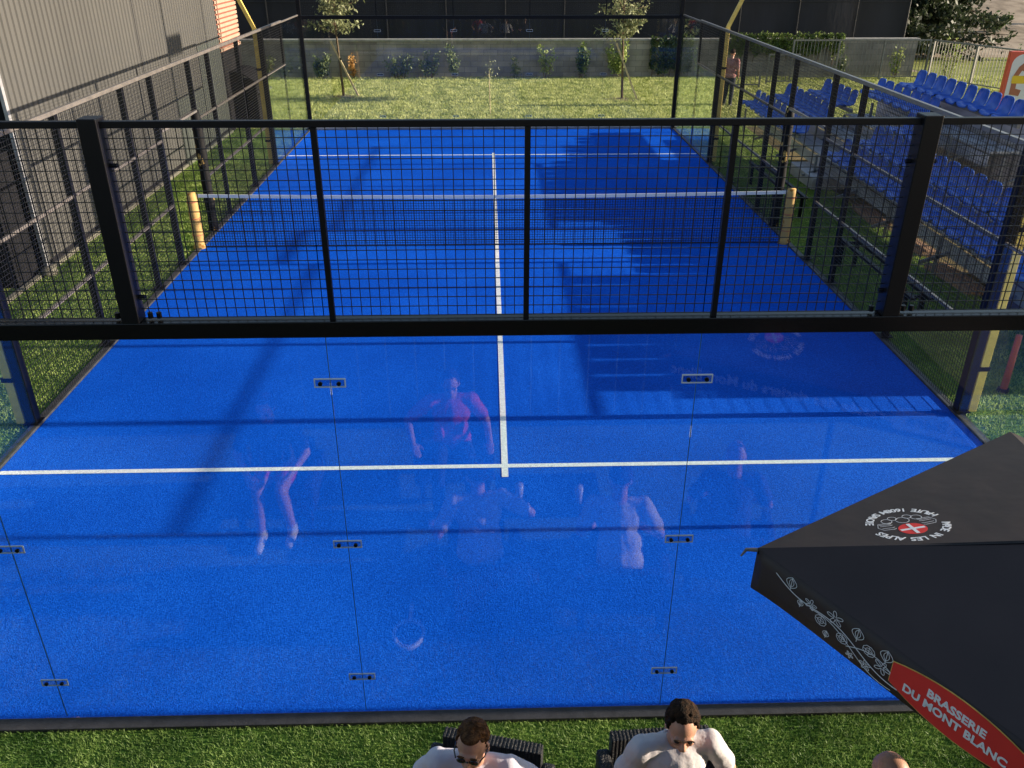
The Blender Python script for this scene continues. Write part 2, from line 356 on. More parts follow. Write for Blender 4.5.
end_wall(20.12, -1, 'end_wall', 'glass end wall at the far side of the blue court in front of the lawn', 0.004)

# side fences
def side_fence(s, label):
    t = thing('side_fence', label, 'fence', (5.05*s, 0, 0))
    P = [(2, .06, 2.92), (4, .11, 2.93), (6, .075, 2.92), (8, .075, 2.92), (9.1, .075, 2.92), (10.9, .075, 2.92), (12, .075, 2.92), (14, .075, 2.92), (16, .10, 2.92), (18, .045, 2.92)]
    for (y, w, h) in P:
        z0 = 0.0
        MB().box((-w/2+.02*s, y-w/2, z0), (w/2+.02*s, y+w/2, h)).build('post', M['black'], t, bevel=0.004)
        if 4 <= y <= 16:
            MB().box((-.08+.02*s, y-.08, 0.051), (.08+.02*s, y+.08, 0.062)).build('foot_plate', M['black'], t)
    R_ = lambda y0, y1, z, w=0.045: MB().box((-w/2-.01*s, y0, z-w/2), (w/2-.01*s, y1, z+w/2)).build('rail', M['rail'], t, bevel=0.003)
    R_(2.0, 18.0, 2.945, 0.05); R_(0.05, 2.0, 2.93, .035); R_(18.0, 20.07, 2.93, .035)
    for (a, b) in ((2, 4), (4.06, 5.96), (6.04, 7.96), (8.04, 9.06), (10.94, 11.96), (12.04, 13.96), (14.04, 15.95), (16.05, 18)): R_(a, b, 1.985, .035)
    R_(9.14, 10.86, 2.12, 0.045)
    for (a, b) in ((4.06, 5.96), (6.04, 7.96), (8.04, 9.06), (10.94, 11.96), (12.04, 13.96), (14.04, 15.95)): R_(a, b, 1.0, .035)
    for (y0, y1, z0, z1) in ((2, 4, 2.0, 2.92), (4, 6, .06, 2.92), (6, 8, .06, 2.92), (8, 9.1, .06, 2.92), (9.1, 10.9, 2.14, 2.92), (10.9, 12, .06, 2.92), (12, 14, .06, 2.92), (14, 16, .06, 2.92), (16, 18, 2.0, 2.92)):
        wire_panel((-.035*s, y0+.04, z0), (0, y1-y0-.08, 0), (0, 0, z1-z0), max(1, round((y1-y0)/.05)), round((z1-z0)/.05), .004).build('mesh_panel', M['wire'], t)
    for (y0, y1, h) in ((.05, 1.96, 2.9), (2.04, 3.93, 1.96), (16.06, 17.97, 1.96), (18.03, 20.05, 2.9)):
        gp = MB().box((-.026*s-.006, y0, .056), (-.026*s+.006, y1, h)).build('glass_pane', M['side_glass'], t)
    # top mesh in end bays above 2.9 m belongs to the same frame
    return t
side_fence(1, 'black mesh side fence on the right of the court beside the blue seats')
side_fence(-1, 'black mesh side fence on the left of the court beside the grey building')

# gold printed pads round the posts by the openings
def pad(name, x, y, r, z0, z1, m, label, cat, group, base=False):
    b = MB(); n = 14
    pts = []; rr = []
    for i in range(n+1):
        zz = z0+(z1-z0)*i/n; pts.append((0, 0, zz))
        rr.append(r*(1+.06*math.sin(i*2.3)+.04*math.sin(i*5.1)) * (0.75 if i == n else 1) * (1.35 if base and i == 0 else 1))
    b.tube(pts, rr, 16)
    t = thing(name, label, cat, (x, y, 0), 0, group)
    b.build('foam_sleeve', m, t, smooth=True)
    for q in (0.25, 0.55, 0.85): MB().tube([(0, 0, z0+(z1-z0)*q-.008), (0, 0, z0+(z1-z0)*q+.008)], r*1.1, 16).build('strap', M['black'] if m is M['goldwrap'] else M['brown_print'], t)
    return t
pad('post_pad', -5.07, 10.9, .085, .06, 2.12, M['goldwrap'], 'black and gold printed padding round the left fence post by the net', 'post pad', 'padded fence posts')
pad('post_pad', 5.07, 10.9, .085, .06, 2.12, M['goldwrap'], 'black and gold printed padding round the right fence post by the net', 'post pad', 'padded fence posts')
pad('net_post_pad', -5.06, 10.0, .085, .01, .95, M['yellowpad'], 'yellow padded net post at the left end of the net', 'net post', 'yellow net posts', True)
pad('net_post_pad', 4.98, 10.0, .085, .01, .96, M['yellowpad'], 'yellow padded net post at the right end of the net', 'net post', 'yellow net posts', True)

# net
nt_ = thing('court_net', 'dark court net with white top tape across the middle of the court', 'net', (0, 10, 0))
def sag(x): return 0.88+0.05*(x/5.1)**2
nb = MB(); nxn = 226
for i in range(nxn+1):
    x = -4.92+9.84*i/nxn; nb.bar((x, 0, .03), (x, 0, sag(x)-.05), .006)
for j in range(19):
    f = j/19
    for i in range(8):
        x0 = -4.92+9.84*i/8; x1 = -4.92+9.84*(i+1)/8
        nb.bar((x0, .003, .03+(sag(x0)-.08)*f), (x1, .003, .03+(sag(x1)-.08)*f), .006)
nb.build('netting', M['net'], nt_)
tb = MB()
for i in range(16):
    x0 = -4.97+9.94*i/16; x1 = -4.97+9.94*(i+1)/16
    tb.bar((x0, 0, sag(x0)-.025), (x1, 0, sag(x1)-.025), .012, .055)
tb.build('top_tape', M['tape'], nt_)
MB().tube([(-5.1, 0, .03), (5.1, 0, .03)], .012, 8).build('bottom_cord', M['net'], nt_)

# floodlight masts
def mast(x, y, s, label):
    t = thing('floodlight_mast', label, 'floodlight', (x, y, 0), 0, 'yellow floodlight masts on the side fences')
    MB().box((-.045, -.045, .05), (.045, .045, 2.96)).build('mast_pole', M['yellow'], t, bevel=.004)
    a = MB(); pts = [(0, 0, 2.96), (.24*s, 0, 3.5), (.42*s, 0, 4.0), (.5*s, 0, 4.6), (.5*s, 0, 5.7)]
    for p, q in zip(pts, pts[1:]): a.bar(p, q, .075)
    a.build('mast_arm', M['yellow'], t)
    lh = MB().box((.3*s, .0, 5.5), (.42*s, .95, 5.9)).build('lamp_head', M['black'], t, bevel=.01)
    MB().box((.285*s, .04, 5.54), (.299*s, .91, 5.86)).build('lamp_glass', M['lamp'], lh)
    MB().bar((.5*s, 0, 5.7), (.42*s, .3, 5.7), .05).build('lamp_bracket', M['black'], t)
    for zz in (.55, 2.1):
        MB().box((-.07, -.052, zz), (.06, .052, zz+.05)).build('bracket', M['black'], t)
    return t
mast(5.19, 4.0, 1, 'yellow floodlight mast beside the nearest post of the right fence')
mast(-5.19, 4.0, -1, 'yellow floodlight mast beside the nearest post of the left fence')
mast(5.17, 16.0, 1, 'yellow floodlight mast at the far end of the right fence, leaning outwards on top')
mast(-5.17, 16.0, -1, 'yellow floodlight mast at the far end of the left fence, leaning outwards on top')

# benches
def bench(y0, y1, label):
    t = thing('bench', label, 'bench', (5.62, (y0+y1)/2, 0), 0, 'black benches outside the right fence')
    L = (y1-y0)/2
    for dx in (-.12, .12): MB().box((dx-.035, -L, .42), (dx+.035, L, .46)).build('seat_slat', M['black'], t, bevel=.004)
    for yy in (-L+.2, L-.2):
        for dx in (-.12, .12): MB().box((dx-.025, yy-.03, .004), (dx+.025, yy+.03, .42)).build('leg', M['black'], t)
        MB().box((-.14, yy-.02, .38), (.14, yy+.02, .419)).build('crossbar', M['black'], t)
    return t
bench(6.3, 9.0, 'low black bench outside the right fence, the nearer of the two')
bench(11.3, 14.2, 'low black bench outside the right fence, beyond the net')

# ------------------------------------------------------------------ left building
def cladding():
    t = thing('clad_building', 'long grey corrugated metal building left of the court', 'building', (-7.1, 0, 0))
    b = MB(); b.nonorm = False
    y = 8.9; prof = []
    p = 0.16
    while y < 19.88:
        prof += [(0, y), (0, min(y+.09, 19.88)), (-.024, min(y+.105, 19.88)), (-.024, min(y+.145, 19.88))]; y += p
    low = [b.bm.verts.new((x, yy, .16)) for x, yy in prof]; hi = [b.bm.verts.new((x, yy, 7.0)) for x, yy in prof]
    for i in range(len(prof)-1):
        if prof[i] != prof[i+1]: b.bm.faces.new((low[i], low[i+1], hi[i+1], hi[i]))
    b.build('cladding', M['clad'], t)
    core = MB(); core.box((-9, 8.93, 0), (-.035, 21.97, 6.95)); core.build('wall', M['bin'], t)  # near-black core: the end face's shade is put into its colour
    MB().box((-9.1, 8.86, 7.0), (.06, 22.0, 7.12)).build('roof', M['kerb'], t)
    MB().box((-.04, 8.85, .1), (.012, 8.925, 7.0)).build('corner_trim', M['alu'], t)
    for yj in (14.36, 18.83): MB().box((.003, yj, .17), (.008, yj+.02, 7)).build('cladding_strip', M['kerb'], t)  # dark upright strips on the cladding; the farther one is a panel joint
    MB().box((-.03, 8.9, .0), (.04, 19.9, .07)).build('stone_plinth', M['stonep'], t, bevel=.01)
    # slatted part
    lv = thing_part = MB(); lv.box((-.034, 19.95, 2.03), (-.02, 21.95, 6.9)); back = lv.build('louvre_panel', M['louvre_gap'], t)
    sl = MB(); zz = 2.05
    while zz < 6.85:
        sl.box((-.02, 19.95, zz), (.012, 21.95, zz+.075)); zz += .115
    sl.build('slats', M['louvre'], back)
    return t
M['stonep'] = mat('stone_plinth', (0.15, 0.14, 0.11), 0.9, var=.25, vscale=9, bump=.5)
cladding()
st = MB(); st.ell((0, 0, .06), (.13, .12, .09)); o = st.build('stone', M['stonep'], smooth=True, loc=(-7.02, 8.72, 0)); tag(o, 'rounded pale stone at the near corner of the grey building', 'stone')
kk = MB(); kk.box((-7.16, 4.5, 0), (-7.08, 8.6, .05)); tag(kk.build('edging_kerb', M['stonep'], bevel=.01), 'grey edging kerb leading from the corner of the grey building', 'kerb')
# dark cabinet near the building corner
t = thing('utility_cabinet', 'dark tall cabinet standing at the near corner of the grey building', 'cabinet', (-7.42, 8.45, 0))
MB().box((-.2, -.28, 0), (.2, .36, 1.9)).build('cabinet_body', M['bin'], t, bevel=.01)
MB().box((.2, -.22, .1), (.215, .3, 1.8)).build('door', M['bin'], t, bevel=.004)
# big wheeled bin beyond the building
t = thing('waste_container', 'large dark waste container with a curved lid by the far end of the grey building', 'container', (-7.0, 21.1, 0))
b = MB(); b.box((-.62, -.55, .12), (.55, .75, 1.15)); b.build('tub', M['bin'], t, bevel=.03)
b = MB()
pp = [(-.66+1.25*i/10, 1.16+.32*math.sin(math.pi*i/10)) for i in range(11)]
for (xa, za), (xb, zb) in zip(pp, pp[1:]):
    b.bar((xa, .1, za), (xb, .1, zb), 1.36, .03, up=(0, 0, 1))
b.build('lid', M['bin'], t)
b = MB().tube([(.56, -.5, .95), (.66, -.5, .9), (.66, .7, .9), (.56, .7, .95)], .02, 8); b.build('handle', M['galv'], t)
for (x, y) in ((-.5, -.45), (.45, -.45), (-.5, .65), (.45, .65)):
    MB().tube([(x-.03, y, .1), (x+.03, y, .1)], .1, 12).build('wheel', M['black'], t)

# ------------------------------------------------------------------ back wall, dark screen fence, railing
t = thing('block_wall', 'grey concrete block wall with pale capping behind the lawn', 'wall', (0, 30.1, 0))
MB().box((-14, 0, 0), (16.2, .25, 1.3)).build('wall', M['wallblock'], t)
MB().box((-14.05, -.04, 1.3), (16.25, .29, 1.38)).build('capping', M['cap'], t, bevel=.01)
t = thing('screen_fence', 'tall dark fabric screen fence behind the block wall', 'fence', (0, 32, 0))
b = MB()
for i in range(0, 14):
    x0 = -15.5+2.3*i; x1 = min(x0+2.3, 16.45)
    for j in range(8):
        xa = x0+(x1-x0)*j/8; xb = x0+(x1-x0)*(j+1)/8
        ya = .03*math.sin(math.pi*j/8)*(1 if i % 2 else -1); yb = .03*math.sin(math.pi*(j+1)/8)*(1 if i % 2 else -1)
        v = [b.bm.verts.new(p) for p in ((xa, ya, 0), (xb, yb, 0), (xb, yb, 6), (xa, ya, 6))]; b.bm.faces.new(v)
b.nonorm = True
so = b.build('screen_fabric', M['screen'], t); sm = so.modifiers.new('Solidify', 'SOLIDIFY'); sm.thickness = .006
for i in range(0, 15):
    x0 = min(-15.5+2.3*i, 16.45); MB().tube([(x0, -.07, 0), (x0, -.07, 6.1)], .03, 8).build('post', M['kerb'], t)
for zz in (2.55, 4.2): MB().tube([(-15.5, -.06, zz), (16.45, -.06, zz)], .015, 6).build('cable', M['kerb'], t)

def railing(a, b, h, label, gap=.13, post=2.0, grp='grey bar railings'):
    a = Vector((*a, 0)); b = Vector((*b, 0)); L = (b-a).length
    t = thing('railing', label, 'railing', a, math.atan2((b-a).y, (b-a).x), grp)
    MB().box((0, -.025, h-.05), (L, .025, h)).build('top_rail', M['galv'], t)
    MB().box((0, -.02, .1), (L, .02, .14)).build('bottom_rail', M['galv'], t)
    n = round(L/gap); bb = MB()
    for i in range(1, n): bb.box((L*i/n-.009, -.009, .141), (L*i/n+.009, .009, h-.051))
    bb.build('bars', M['galv'], t)
    k = max(1, round(L/post))
    for i in range(k+1):
        MB().box((L*i/k-.03, -.031, 0), (L*i/k+.03, .031, h-.003)).build('post', M['galv'], t)
    return t
railing((11.2, 29.3), (16.3, 29.3), 1.42, 'grey bar railing in front of the block wall at the far right')
railing((16.4, 29.2), (20.0, 20.5), 1.42, 'grey bar railing running forward to the right behind the top seats')
railing((8.6, 27.4), (9.5, 27.4), .85, 'short low grey railing left of the ivy, the lower step', .14)
railing((10.0, 28.2), (11.1, 28.2), 1.05, 'short grey railing beside the low one, the upper step', .14)

# ------------------------------------------------------------------ bleachers and seats
ROW_X = [7.1+.6*k for k in range(5)]; ROW_T = [1.13+.25*k for k in range(5)]
segs = {0: [(15.2, 19.6), (4.6, 13.3)], 1: [(15.2, 19.0), (4.6, 13.3)], 2: [(15.5, 18.0), (11.7, 13.3), (4.5, 8.5)], 3: [(13.1, 16.3), (4.4, 8.5)], 4: [(11.1, 15.7), (4.4, 8.5)]}
t = thing('bleacher_stand', 'stepped aluminium bleacher stand carrying the blue seats right of the court', 'bleacher')
for k in range(5):
    X = ROW_X[k]; Z = ROW_T[k]-.42
    if k == 0: dsegs = []
    elif k < 3: dsegs = [(4.5, 19.8-.6*k)]
    else: dsegs = segs[k]
    for (a, b_) in dsegs:
        for dx, ww in ((-.62, .26), (-.34, .26)):
            MB().box((X+dx-.02, a, Z-.44+.002*k), (X+dx+ww-.02, b_, Z-.40+.002*k)).build('deck_board', M['alu'], t)
    for (a, b_) in dsegs:
        if k > 0: MB().box((X-.655, a, Z-.68), (X-.643, b_, Z-.46)).build('shadow_riser', M['alu'], t)  # boards added to block light passing under the seats
    if k > 2:
        for (a, b_) in segs[k]: MB().box((X+.06, a, .25), (X+.075, b_, Z+.06)).build('shadow_panel', M['alu'], t)  # unseen panels added to make the stand's cast shadow solid
    if k == 1: MB().box((X+.06, 8.0, .25), (X+.075, 13.3, Z)).build('shadow_panel', M['alu'], t)  # unseen panel added to close a lit patch on the court
    for (a, b_) in segs[k]:
        MB().box((X-.28, a, Z+.01), (X-.22, b_, Z+.085)).build('seat_beam', M['galv'], t)
for k in range(3):
    MB().box((ROW_X[k]-.45, 13.5, .01), (ROW_X[k]+.13, 15.0, ROW_T[k]-.87)).build('aisle_step', M['alu'], t, bevel=.01)
yy = 4.7
while yy < 19.7:
    b = MB()
    top = 4 if yy < 16 else (3 if yy < 17 else (2 if yy < 18.2 else 1))
    b.bar((6.6, yy, .2), (ROW_X[top]+.1, yy, ROW_T[top]-.9), .05)
    for k in range(top+1):
        X = ROW_X[k]; b.box((X-.27, yy-.025, .0), (X-.23, yy+.025, ROW_T[k]-.5))
    b.build('frame', M['galv'], t); yy += 1.86
def seat_mesh():
    prof = [(-.43, .00-.03), (-.42, .015), (-.36, .02), (-.25, .0), (-.12, .0), (-.06, .03), (-.03, .08), (-.012, .16), (.002, .24), (.012, .295), (.016, .318)]
    b = MB(); nw = 8; rows = []
    for i, (x, zz) in enumerate(prof):
        row = []
        for j in range(nw+1):
            u = -1+2*j/nw
            wdt = .195
            if i >= 8: wdt *= (.97, .85, .58)[i-8]
            if i <= 1: wdt *= .93
            curl = .035*abs(u)**3
            px = x-(curl if i >= 5 else 0); pz = zz+(curl if i < 5 else 0) - (.012*abs(u)**2 if i >= 9 else 0)
            row.append(b.bm.verts.new((px, u*wdt, pz)))
        rows.append(row)
    for a, c in zip(rows, rows[1:]):
        for j in range(nw): b.bm.faces.new((a[j], a[j+1], c[j+1], c[j]))
    o = b.build('stadium_seat', M['seat'], smooth=True)
    s = o.modifiers.new('Solidify', 'SOLIDIFY'); s.thickness = .014
    return o
proto = seat_mesh(); used = False
rowname = ['front', 'second', 'third', 'fourth', 'top']
ordn = lambda n: str(n)+('th' if 10 <= n % 100 <= 20 else {1: 'st', 2: 'nd', 3: 'rd'}.get(n % 10, 'th'))
for k in range(5):
    cnt = 0
    for (a, b_) in segs[k]:
        n = int((b_-a)/.435)
        for i in range(n):
            cnt += 1
            y = b_-.22-i*.435
            o = proto if not used else proto.copy()
            if used: COL.objects.link(o)
            used = True
            o.location = (ROW_X[k], y, ROW_T[k]-.318); o.rotation_euler = (0, rnd.uniform(-.03, .03), rnd.uniform(-.04, .04))
            tag(o, f'blue plastic stadium seat, {ordn(cnt)} from the far end of the {rowname[k]} row', 'seat', 'blue seats of the bleacher')
for i, (x, y, w_, l_, rz) in enumerate(((7.15, 14.5, .3, 1.1, .1), (7.1, 11.5, .32, 1.2, -.06), (7.15, 9.6, .3, .7, .05), (7.05, 8.1, .34, 1.2, .08))):
    o = MB().box((-w_/2, -l_/2, 0), (w_/2, l_/2, .09)).build('wood_plank', M['wood'], bevel=.006, loc=(x, y, .005)); o.rotation_euler = (0, 0, rz)
    tag(o, 'reddish wooden plank under the front seats, ' + ['farthest of four', 'second farthest of four', 'second nearest, the shortest', 'nearest of four'][i], 'plank', 'wooden planks under the front seats')

# red advertising board
t = thing('advertising_board', 'red board with white rounded panel standing behind the top seats', 'sign', (15.72, 22.2, 0), R(-6))
MB().box((-.46, -.1, 0), (.46, .1, 1.78)).build('board', M['red_board'], t, bevel=.02)
def rrect(w, h, r, n=6):
    pts = []
    for cx, cy, a0 in ((w/2-r, h/2-r, 0), (-w/2+r, h/2-r, 90), (-w/2+r, -h/2+r, 180), (w/2-r, -h/2+r, 270)):
        for i in range(n+1): pts.append((cx+r*math.cos(R(a0+90*i/n)), cy+r*math.sin(R(a0+90*i/n))))
    return pts
F = Matrix(((1, 0, 0, 0), (0, 0, -1, -.1), (0, 1, 0, 1.0), (0, 0, 0, 1)))
MB().poly(rrect(.74, 1.42, .3), .006, F).build('white_panel', M['whiteboard'], t)
F2 = F.copy(); F2.translation = (0, -.107, 1.0)
MB().poly([(a*.72, b*.85) for a, b in [(-.34, -.5), (-.36, .1), (-.2, .42), (.05, .62), (.22, .5), (.34, .2), (.34, -.05), (.2, -.02), (.12, .25), (-.05, .3), (-.16, .1), (-.14, -.3), (.1, -.35), (.05, -.55)]], .005, F2).build('emblem', M['brown_print'], t)
F2 = F.copy(); F2.translation = (0, -.113, 1.0)
MB().poly(rrect(.54, .22, .04), .005, F2).build('yellow_strip', M['yellow_print'], t)

# red marker beside the near right corner
t = thing('marker_post', 'slim red marker post on the turf outside the near right corner', 'post', (5.84, 4.5, 0))
MB().tube([(0, 0, .05), (0, 0, .72)], [.04, .034], 12).build('post', M['brick_red'], t, smooth=True)
MB().tube([(0, 0, .004), (0, 0, .05)], [.07, .06], 16).build('base', M['black'], t)

# ------------------------------------------------------------------ vegetation
def young_tree(x, y, seed, label, slab):
    rx = random.Random(seed)
    t = thing('young_tree', label, 'tree', (x, y, 0), 0, 'young staked trees on the lawn')
    tr = MB(); pts = [(0, 0, 0), (-.03, .02, .8), (-.06, 0, 1.6), (-.1, .03, 2.4), (-.08, 0, 3.7)]
    tr.tube(pts, [.045, .038, .032, .024, .01], 8)
    cr = MB()
    for i in range(44):
        z0 = rx.uniform(1.9, 3.5); a = rx.uniform(0, 2*math.pi); L = rx.uniform(.35, 1.0)
        e = Vector((L*math.cos(a), L*math.sin(a), z0+rx.uniform(.0, .45)))
        s = Vector((-.07, .01, z0-.1)); m_ = (s+e)/2+Vector((0, 0, .05))
        tr.tube([s, m_, e], [.012, .008, .004], 5)
        for j in range(42):
            f = rx.uniform(.3, 1.08); p = s.lerp(e, f)
            cr.leaf(p+Vector((rx.gauss(0, .075), rx.gauss(0, .075), rx.gauss(0, .07))), rx.uniform(.04, .08), rx)
    tr.build('trunk', M['bark'], t, smooth=True); cr.nonorm = True; cr.build('crown', M['leaf'], t)
    # mulch ring
    mu = MB(); n = 36
    c = mu.bm.verts.new((x, y, .05)); ring = [mu.bm.verts.new((x+.62*math.cos(2*math.pi*i/n)*(1+.15*rx.random()), y+.5*math.sin(2*math.pi*i/n)*(1+.15*rx.random()), .006)) for i in range(n)]
    for i in range(n): mu.bm.faces.new((c, ring[i], ring[(i+1) % n]))
    mu.nonorm = True; tag(mu.build('mulch', M['mulch'], smooth=True), slab, 'mulch', 'mulch round the young trees', 'stuff')
    sk = thing('tree_stake', 'pale wooden stake leaning towards the ' + label.split(',')[0].split(' ')[0] + ' young tree', 'stake', (x+.48, y, 0), 0, 'stakes of the young trees')
    MB().bar((.02, 0, 0), (-.76, 0, 1.74), .055).build('stake', M['stake'], sk)
    MB().tube([(-.5, 0, 1.2), (-.45, 0, 1.2)], .04, 8).build('tie', M['black'], sk)
    return t
young_tree(-4.93, 25.76, 3, 'left young tree, thin trunk with sparse pale leaves on the lawn', 'brown mulch ring round the left young tree')
young_tree(4.29, 25.0, 8, 'right young tree, thin trunk with sparse pale leaves on the lawn', 'brown mulch ring round the right young tree')
t = thing('sapling', 'tiny sapling on a thin pale cane in the middle of the lawn', 'sapling', (-.05, 22.3, 0))
MB().tube([(0, 0, 0), (-.03, 0, 1.25)], .012, 6).build('cane', M['stake'], t)
b = MB(); rx = random.Random(5)
for i in range(60): b.leaf((rx.gauss(0, .1), rx.gauss(0, .06), rx.uniform(1.0, 1.55)), .035, rx)
b.nonorm = True; b.build('leaves', M['leaf'], t)

def shrub(x, y, w, h, n, m, seed, label, size=.05, low=0.05):
    rx = random.Random(seed); t = thing('shrub', label, 'shrub', (x, y, 0), 0, 'shrubs along the block wall')
    st_ = MB(); lf = MB()
    ns = max(4, int(w*12))
    per = n//ns
    for i in range(ns):
        e = Vector((rx.uniform(-w/2, w/2), rx.uniform(-.12, .12), h*rx.uniform(.55, 1)))
        s = Vector((e.x*.3, 0, 0)); st_.tube([s, s.lerp(e, .5)+Vector((0, 0, .03)), e], [.009, .006, .003], 5)
        for j in range(per):
            p = s.lerp(e, rx.uniform(.25, 1.05)); lf.leaf(p+Vector((rx.gauss(0, .06), rx.gauss(0, .05), rx.gauss(0, .05))), size*rx.uniform(.6, 1.2), rx)
    st_.build('stems', M['bark'], t); lf.nonorm = True; lf.build('foliage', m, t)
    return t
sh = [(-6.35, .75, .85, 500, 'shrub', 'bushy grey green shrub at the left end of the block wall', .05),
      (-5.1, .2, .95, 160, 'shrub_orange', 'narrow orange leaved shrub beside the left young tree', .045),
      (-3.4, .9, .85, 300, 'shrub', 'wide thin shrub right of the orange one', .045),
      (-2.3, .7, .9, 220, 'shrub', 'sparse twiggy shrub left of the upright one by the wall', .045),
      (-1.35, .45, 1.05, 260, 'shrub', 'small upright shrub with pale tips left of the sapling', .045),
      (0.9, .45, .7, 130, 'shrub', 'thin low shrub right of the sapling by the wall', .04),
      (2.1, .55, 1.05, 200, 'shrub_lime', 'lime green shrub with upright shoots by the wall', .05),
      (3.35, .65, 1.15, 420, 'ivy', 'green climber shrub left of the right young tree', .055),
      (4.75, .6, 1.2, 460, 'shrub_lime', 'bright green bushy shrub behind the right young tree', .055)]
for i, (x, w_, h, n, m, lab, sz) in enumerate(sh): shrub(x, 29.75, w_*1.1, h*1.08, int(n*1.7), M[m], 20+i, lab, sz*1.25)
for i, (x, w_, h, lab) in enumerate(((-8.2, .7, .8, 'grey green shrub beyond the waste container'), (15.3, .6, 1.2, 'tall thin shrub behind the far right railing'), (13.2, .5, 1.1, 'thin shrub between the ivy and the railing corner'), (17.4, .9, 1.5, 'straggly shrub at the corner of the railings'), (19.3, .8, 1.2, 'dry straggly shrub behind the forward running railing'))):
    shrub(x, 29.6 if x < 16 else 28.8+(19-x)*.5, w_, h, 260, M['shrub_lime' if i in (1, 3) else 'shrub'], 40+i, lab, .055)

def ivy(x0, x1, z0, z1, n, m, seed, label, dens_low=.0):
    rx = random.Random(seed); b = MB()
    for i in range(n):
        x = rx.uniform(x0, x1); top = z1-.12*rx.random(); bot = z0+.35*abs(noise.noise(Vector((x*1.7, seed, 0))))*(z1-z0)*2
        z = rx.uniform(bot, top+.12*noise.noise(Vector((x*2, 3, 1))))
        dpt = .10+.16*abs(noise.noise(Vector((x*2.3, z*2.3, seed))))
        b.leaf((x-x0, -rx.uniform(.02, dpt)-.05, z), rx.uniform(.04, .075), rx)
    t = thing('ivy', label, 'ivy', (x0, 30.05, 0), 0, 'ivy on the block wall'); b.nonorm = True; b.build('foliage', m, t)
    s = MB()
    for i in range(7):
        x = (x1-x0)*(i+.5)/7; s.tube([(x, -.03, max(0, z0-.3)), (x+.1, -.04, (z0+z1)/2), (x-.05, -.03, z1-.1)], [.015, .01, .006], 5)
    s.build('stems', M['bark'], t); return t
ivy(6.0, 7.6, .15, 1.52, 2600, M['ivyd'], 60, 'dark ivy mass on the wall behind the far right corner of the court')
ivy(9.0, 13.3, .75, 1.62, 3400, M['ivy'], 61, 'bright ivy hanging over the wall right of the court')

# dark conifer at the back right
def conifer(x, y, h, rad, seed, label):
    rx = random.Random(seed); t = thing('conifer_tree', label, 'tree', (x, y, gz(x, y)), 0, 'conifers behind the seats')
    MB().tube([(0, 0, 0), (.05, 0, h*.5), (0, 0, h)], [.28, .2, .04], 10).build('trunk', M['bark'], t, smooth=True)
    lf = MB(); br = MB()
    for i in range(230):
        f = rx.random()**.8; z0 = .12+f*(h-.3); L = rad*(1-.55*f)*rx.uniform(.6, 1.1); a = rx.uniform(0, 2*math.pi)
        s = Vector((0, 0, z0)); e = Vector((L*math.cos(a), L*math.sin(a), z0+rx.uniform(-.25, .35)))
        br.tube([s, s.lerp(e, .5)+Vector((0, 0, .1)), e], [.05, .03, .01], 5)
        for j in range(130):
            q = rx.uniform(.2, 1.05); p = s.lerp(e, q)+Vector((rx.gauss(0, .2), rx.gauss(0, .2), rx.gauss(0, .12)))
            lf.leaf(p, rx.uniform(.08, .17), rx)
    br.build('branches', M['bark'], t); lf.nonorm = True; lf.build('crown', M['conifer'], t)
conifer(20.0, 38.0, 7.0, 3.6, 90, 'broad dark conifer behind the railing corner')
conifer(18.0, 35.5, 6.5, 2.6, 91, 'dark conifer right of the screen fence end')
for i, (x, y, w_, h, m) in enumerate(((26.5, 44, 2.0, 1.0, 'ivyd'), (31, 46, 2.6, 1.2, 'shrub'), (28.5, 54, 2.6, 1.3, 'shrub'), (36, 58, 3, 1.4, 'ivyd'), (25.5, 35.0, 1.6, 1.1, 'shrub'))):
    o = shrub(x, y, w_, h, 700, M[m], 70+i, ['low dark bush at the foot of the dry slope', 'pale bush on the dry slope', 'small bush halfway up the dry slope', 'dark bush high on the dry slope', 'grey bush right of the conifer'][i], .12)
    o.location.z = gz(x, y); o['group'] = 'bushes on the dry slope'
# hedge beyond the near left corner
rx = random.Random(12); b = MB()
for i in range(9000):
    x = rx.uniform(-15, -9.3); y = rx.uniform(4.2, 6.8)+.4*noise.noise(Vector((x, 0, 0))); z = rx.uniform(.05, 2.2+.3*noise.noise(Vector((x*1.3, y, 2))))
    b.leaf((x, y, z), rx.uniform(.05, .1), rx)
b.nonorm = True; t = thing('hedge', 'dense green hedge left of the grey building', 'hedge'); b.build('foliage', M['ivyd'], t)

# grass blades
def blades(name, regions, n, hgt, wd, m, seed, zb=.004, dens=None):
    rx = random.Random(seed); vs = []; fs = []
    areas = [abs((r[2]-r[0])*(r[3]-r[1]))*r[4] for r in regions]; tot = sum(areas)
    for r, a in zip(regions, areas):
        for i in range(int(n*a/tot)):
            x = rx.uniform(r[0], r[2]); y = rx.uniform(r[1], r[3]); an = rx.uniform(0, 6.283); h = hgt*rx.uniform(.5, 1.15); w_ = wd*rx.uniform(.7, 1.2)
            dx = math.cos(an)*w_; dy = math.sin(an)*w_; lx = rx.gauss(0, .5)*h; ly = rx.gauss(0, .5)*h
            k = len(vs); vs += [(x-dx, y-dy, zb), (x+dx, y+dy, zb), (x+lx, y+ly, zb+h)]; fs.append((k, k+1, k+2))
    me = bpy.data.meshes.new(name); me.from_pydata(vs, [], fs); me.materials.append(m); o = bpy.data.objects.new(name, me); COL.objects.link(o)
    return tag(o, kind='stuff')
o = blades('turf_grass', [(-4, -1.6, 4.5, -.08, 1.0)], 150000, .025, .0035, M['blade'], 1); tag(o, 'short green artificial grass in front of the near glass wall', 'grass')
o = blades('turf_grass', [(5.13, 3, 7.1, 20.3, 1.0), (-7.05, 3, -5.13, 20.3, 1.0)], 130000, .035, .008, M['sunlit_blade'], 2); tag(o, 'short green artificial grass beside both side fences', 'grass')
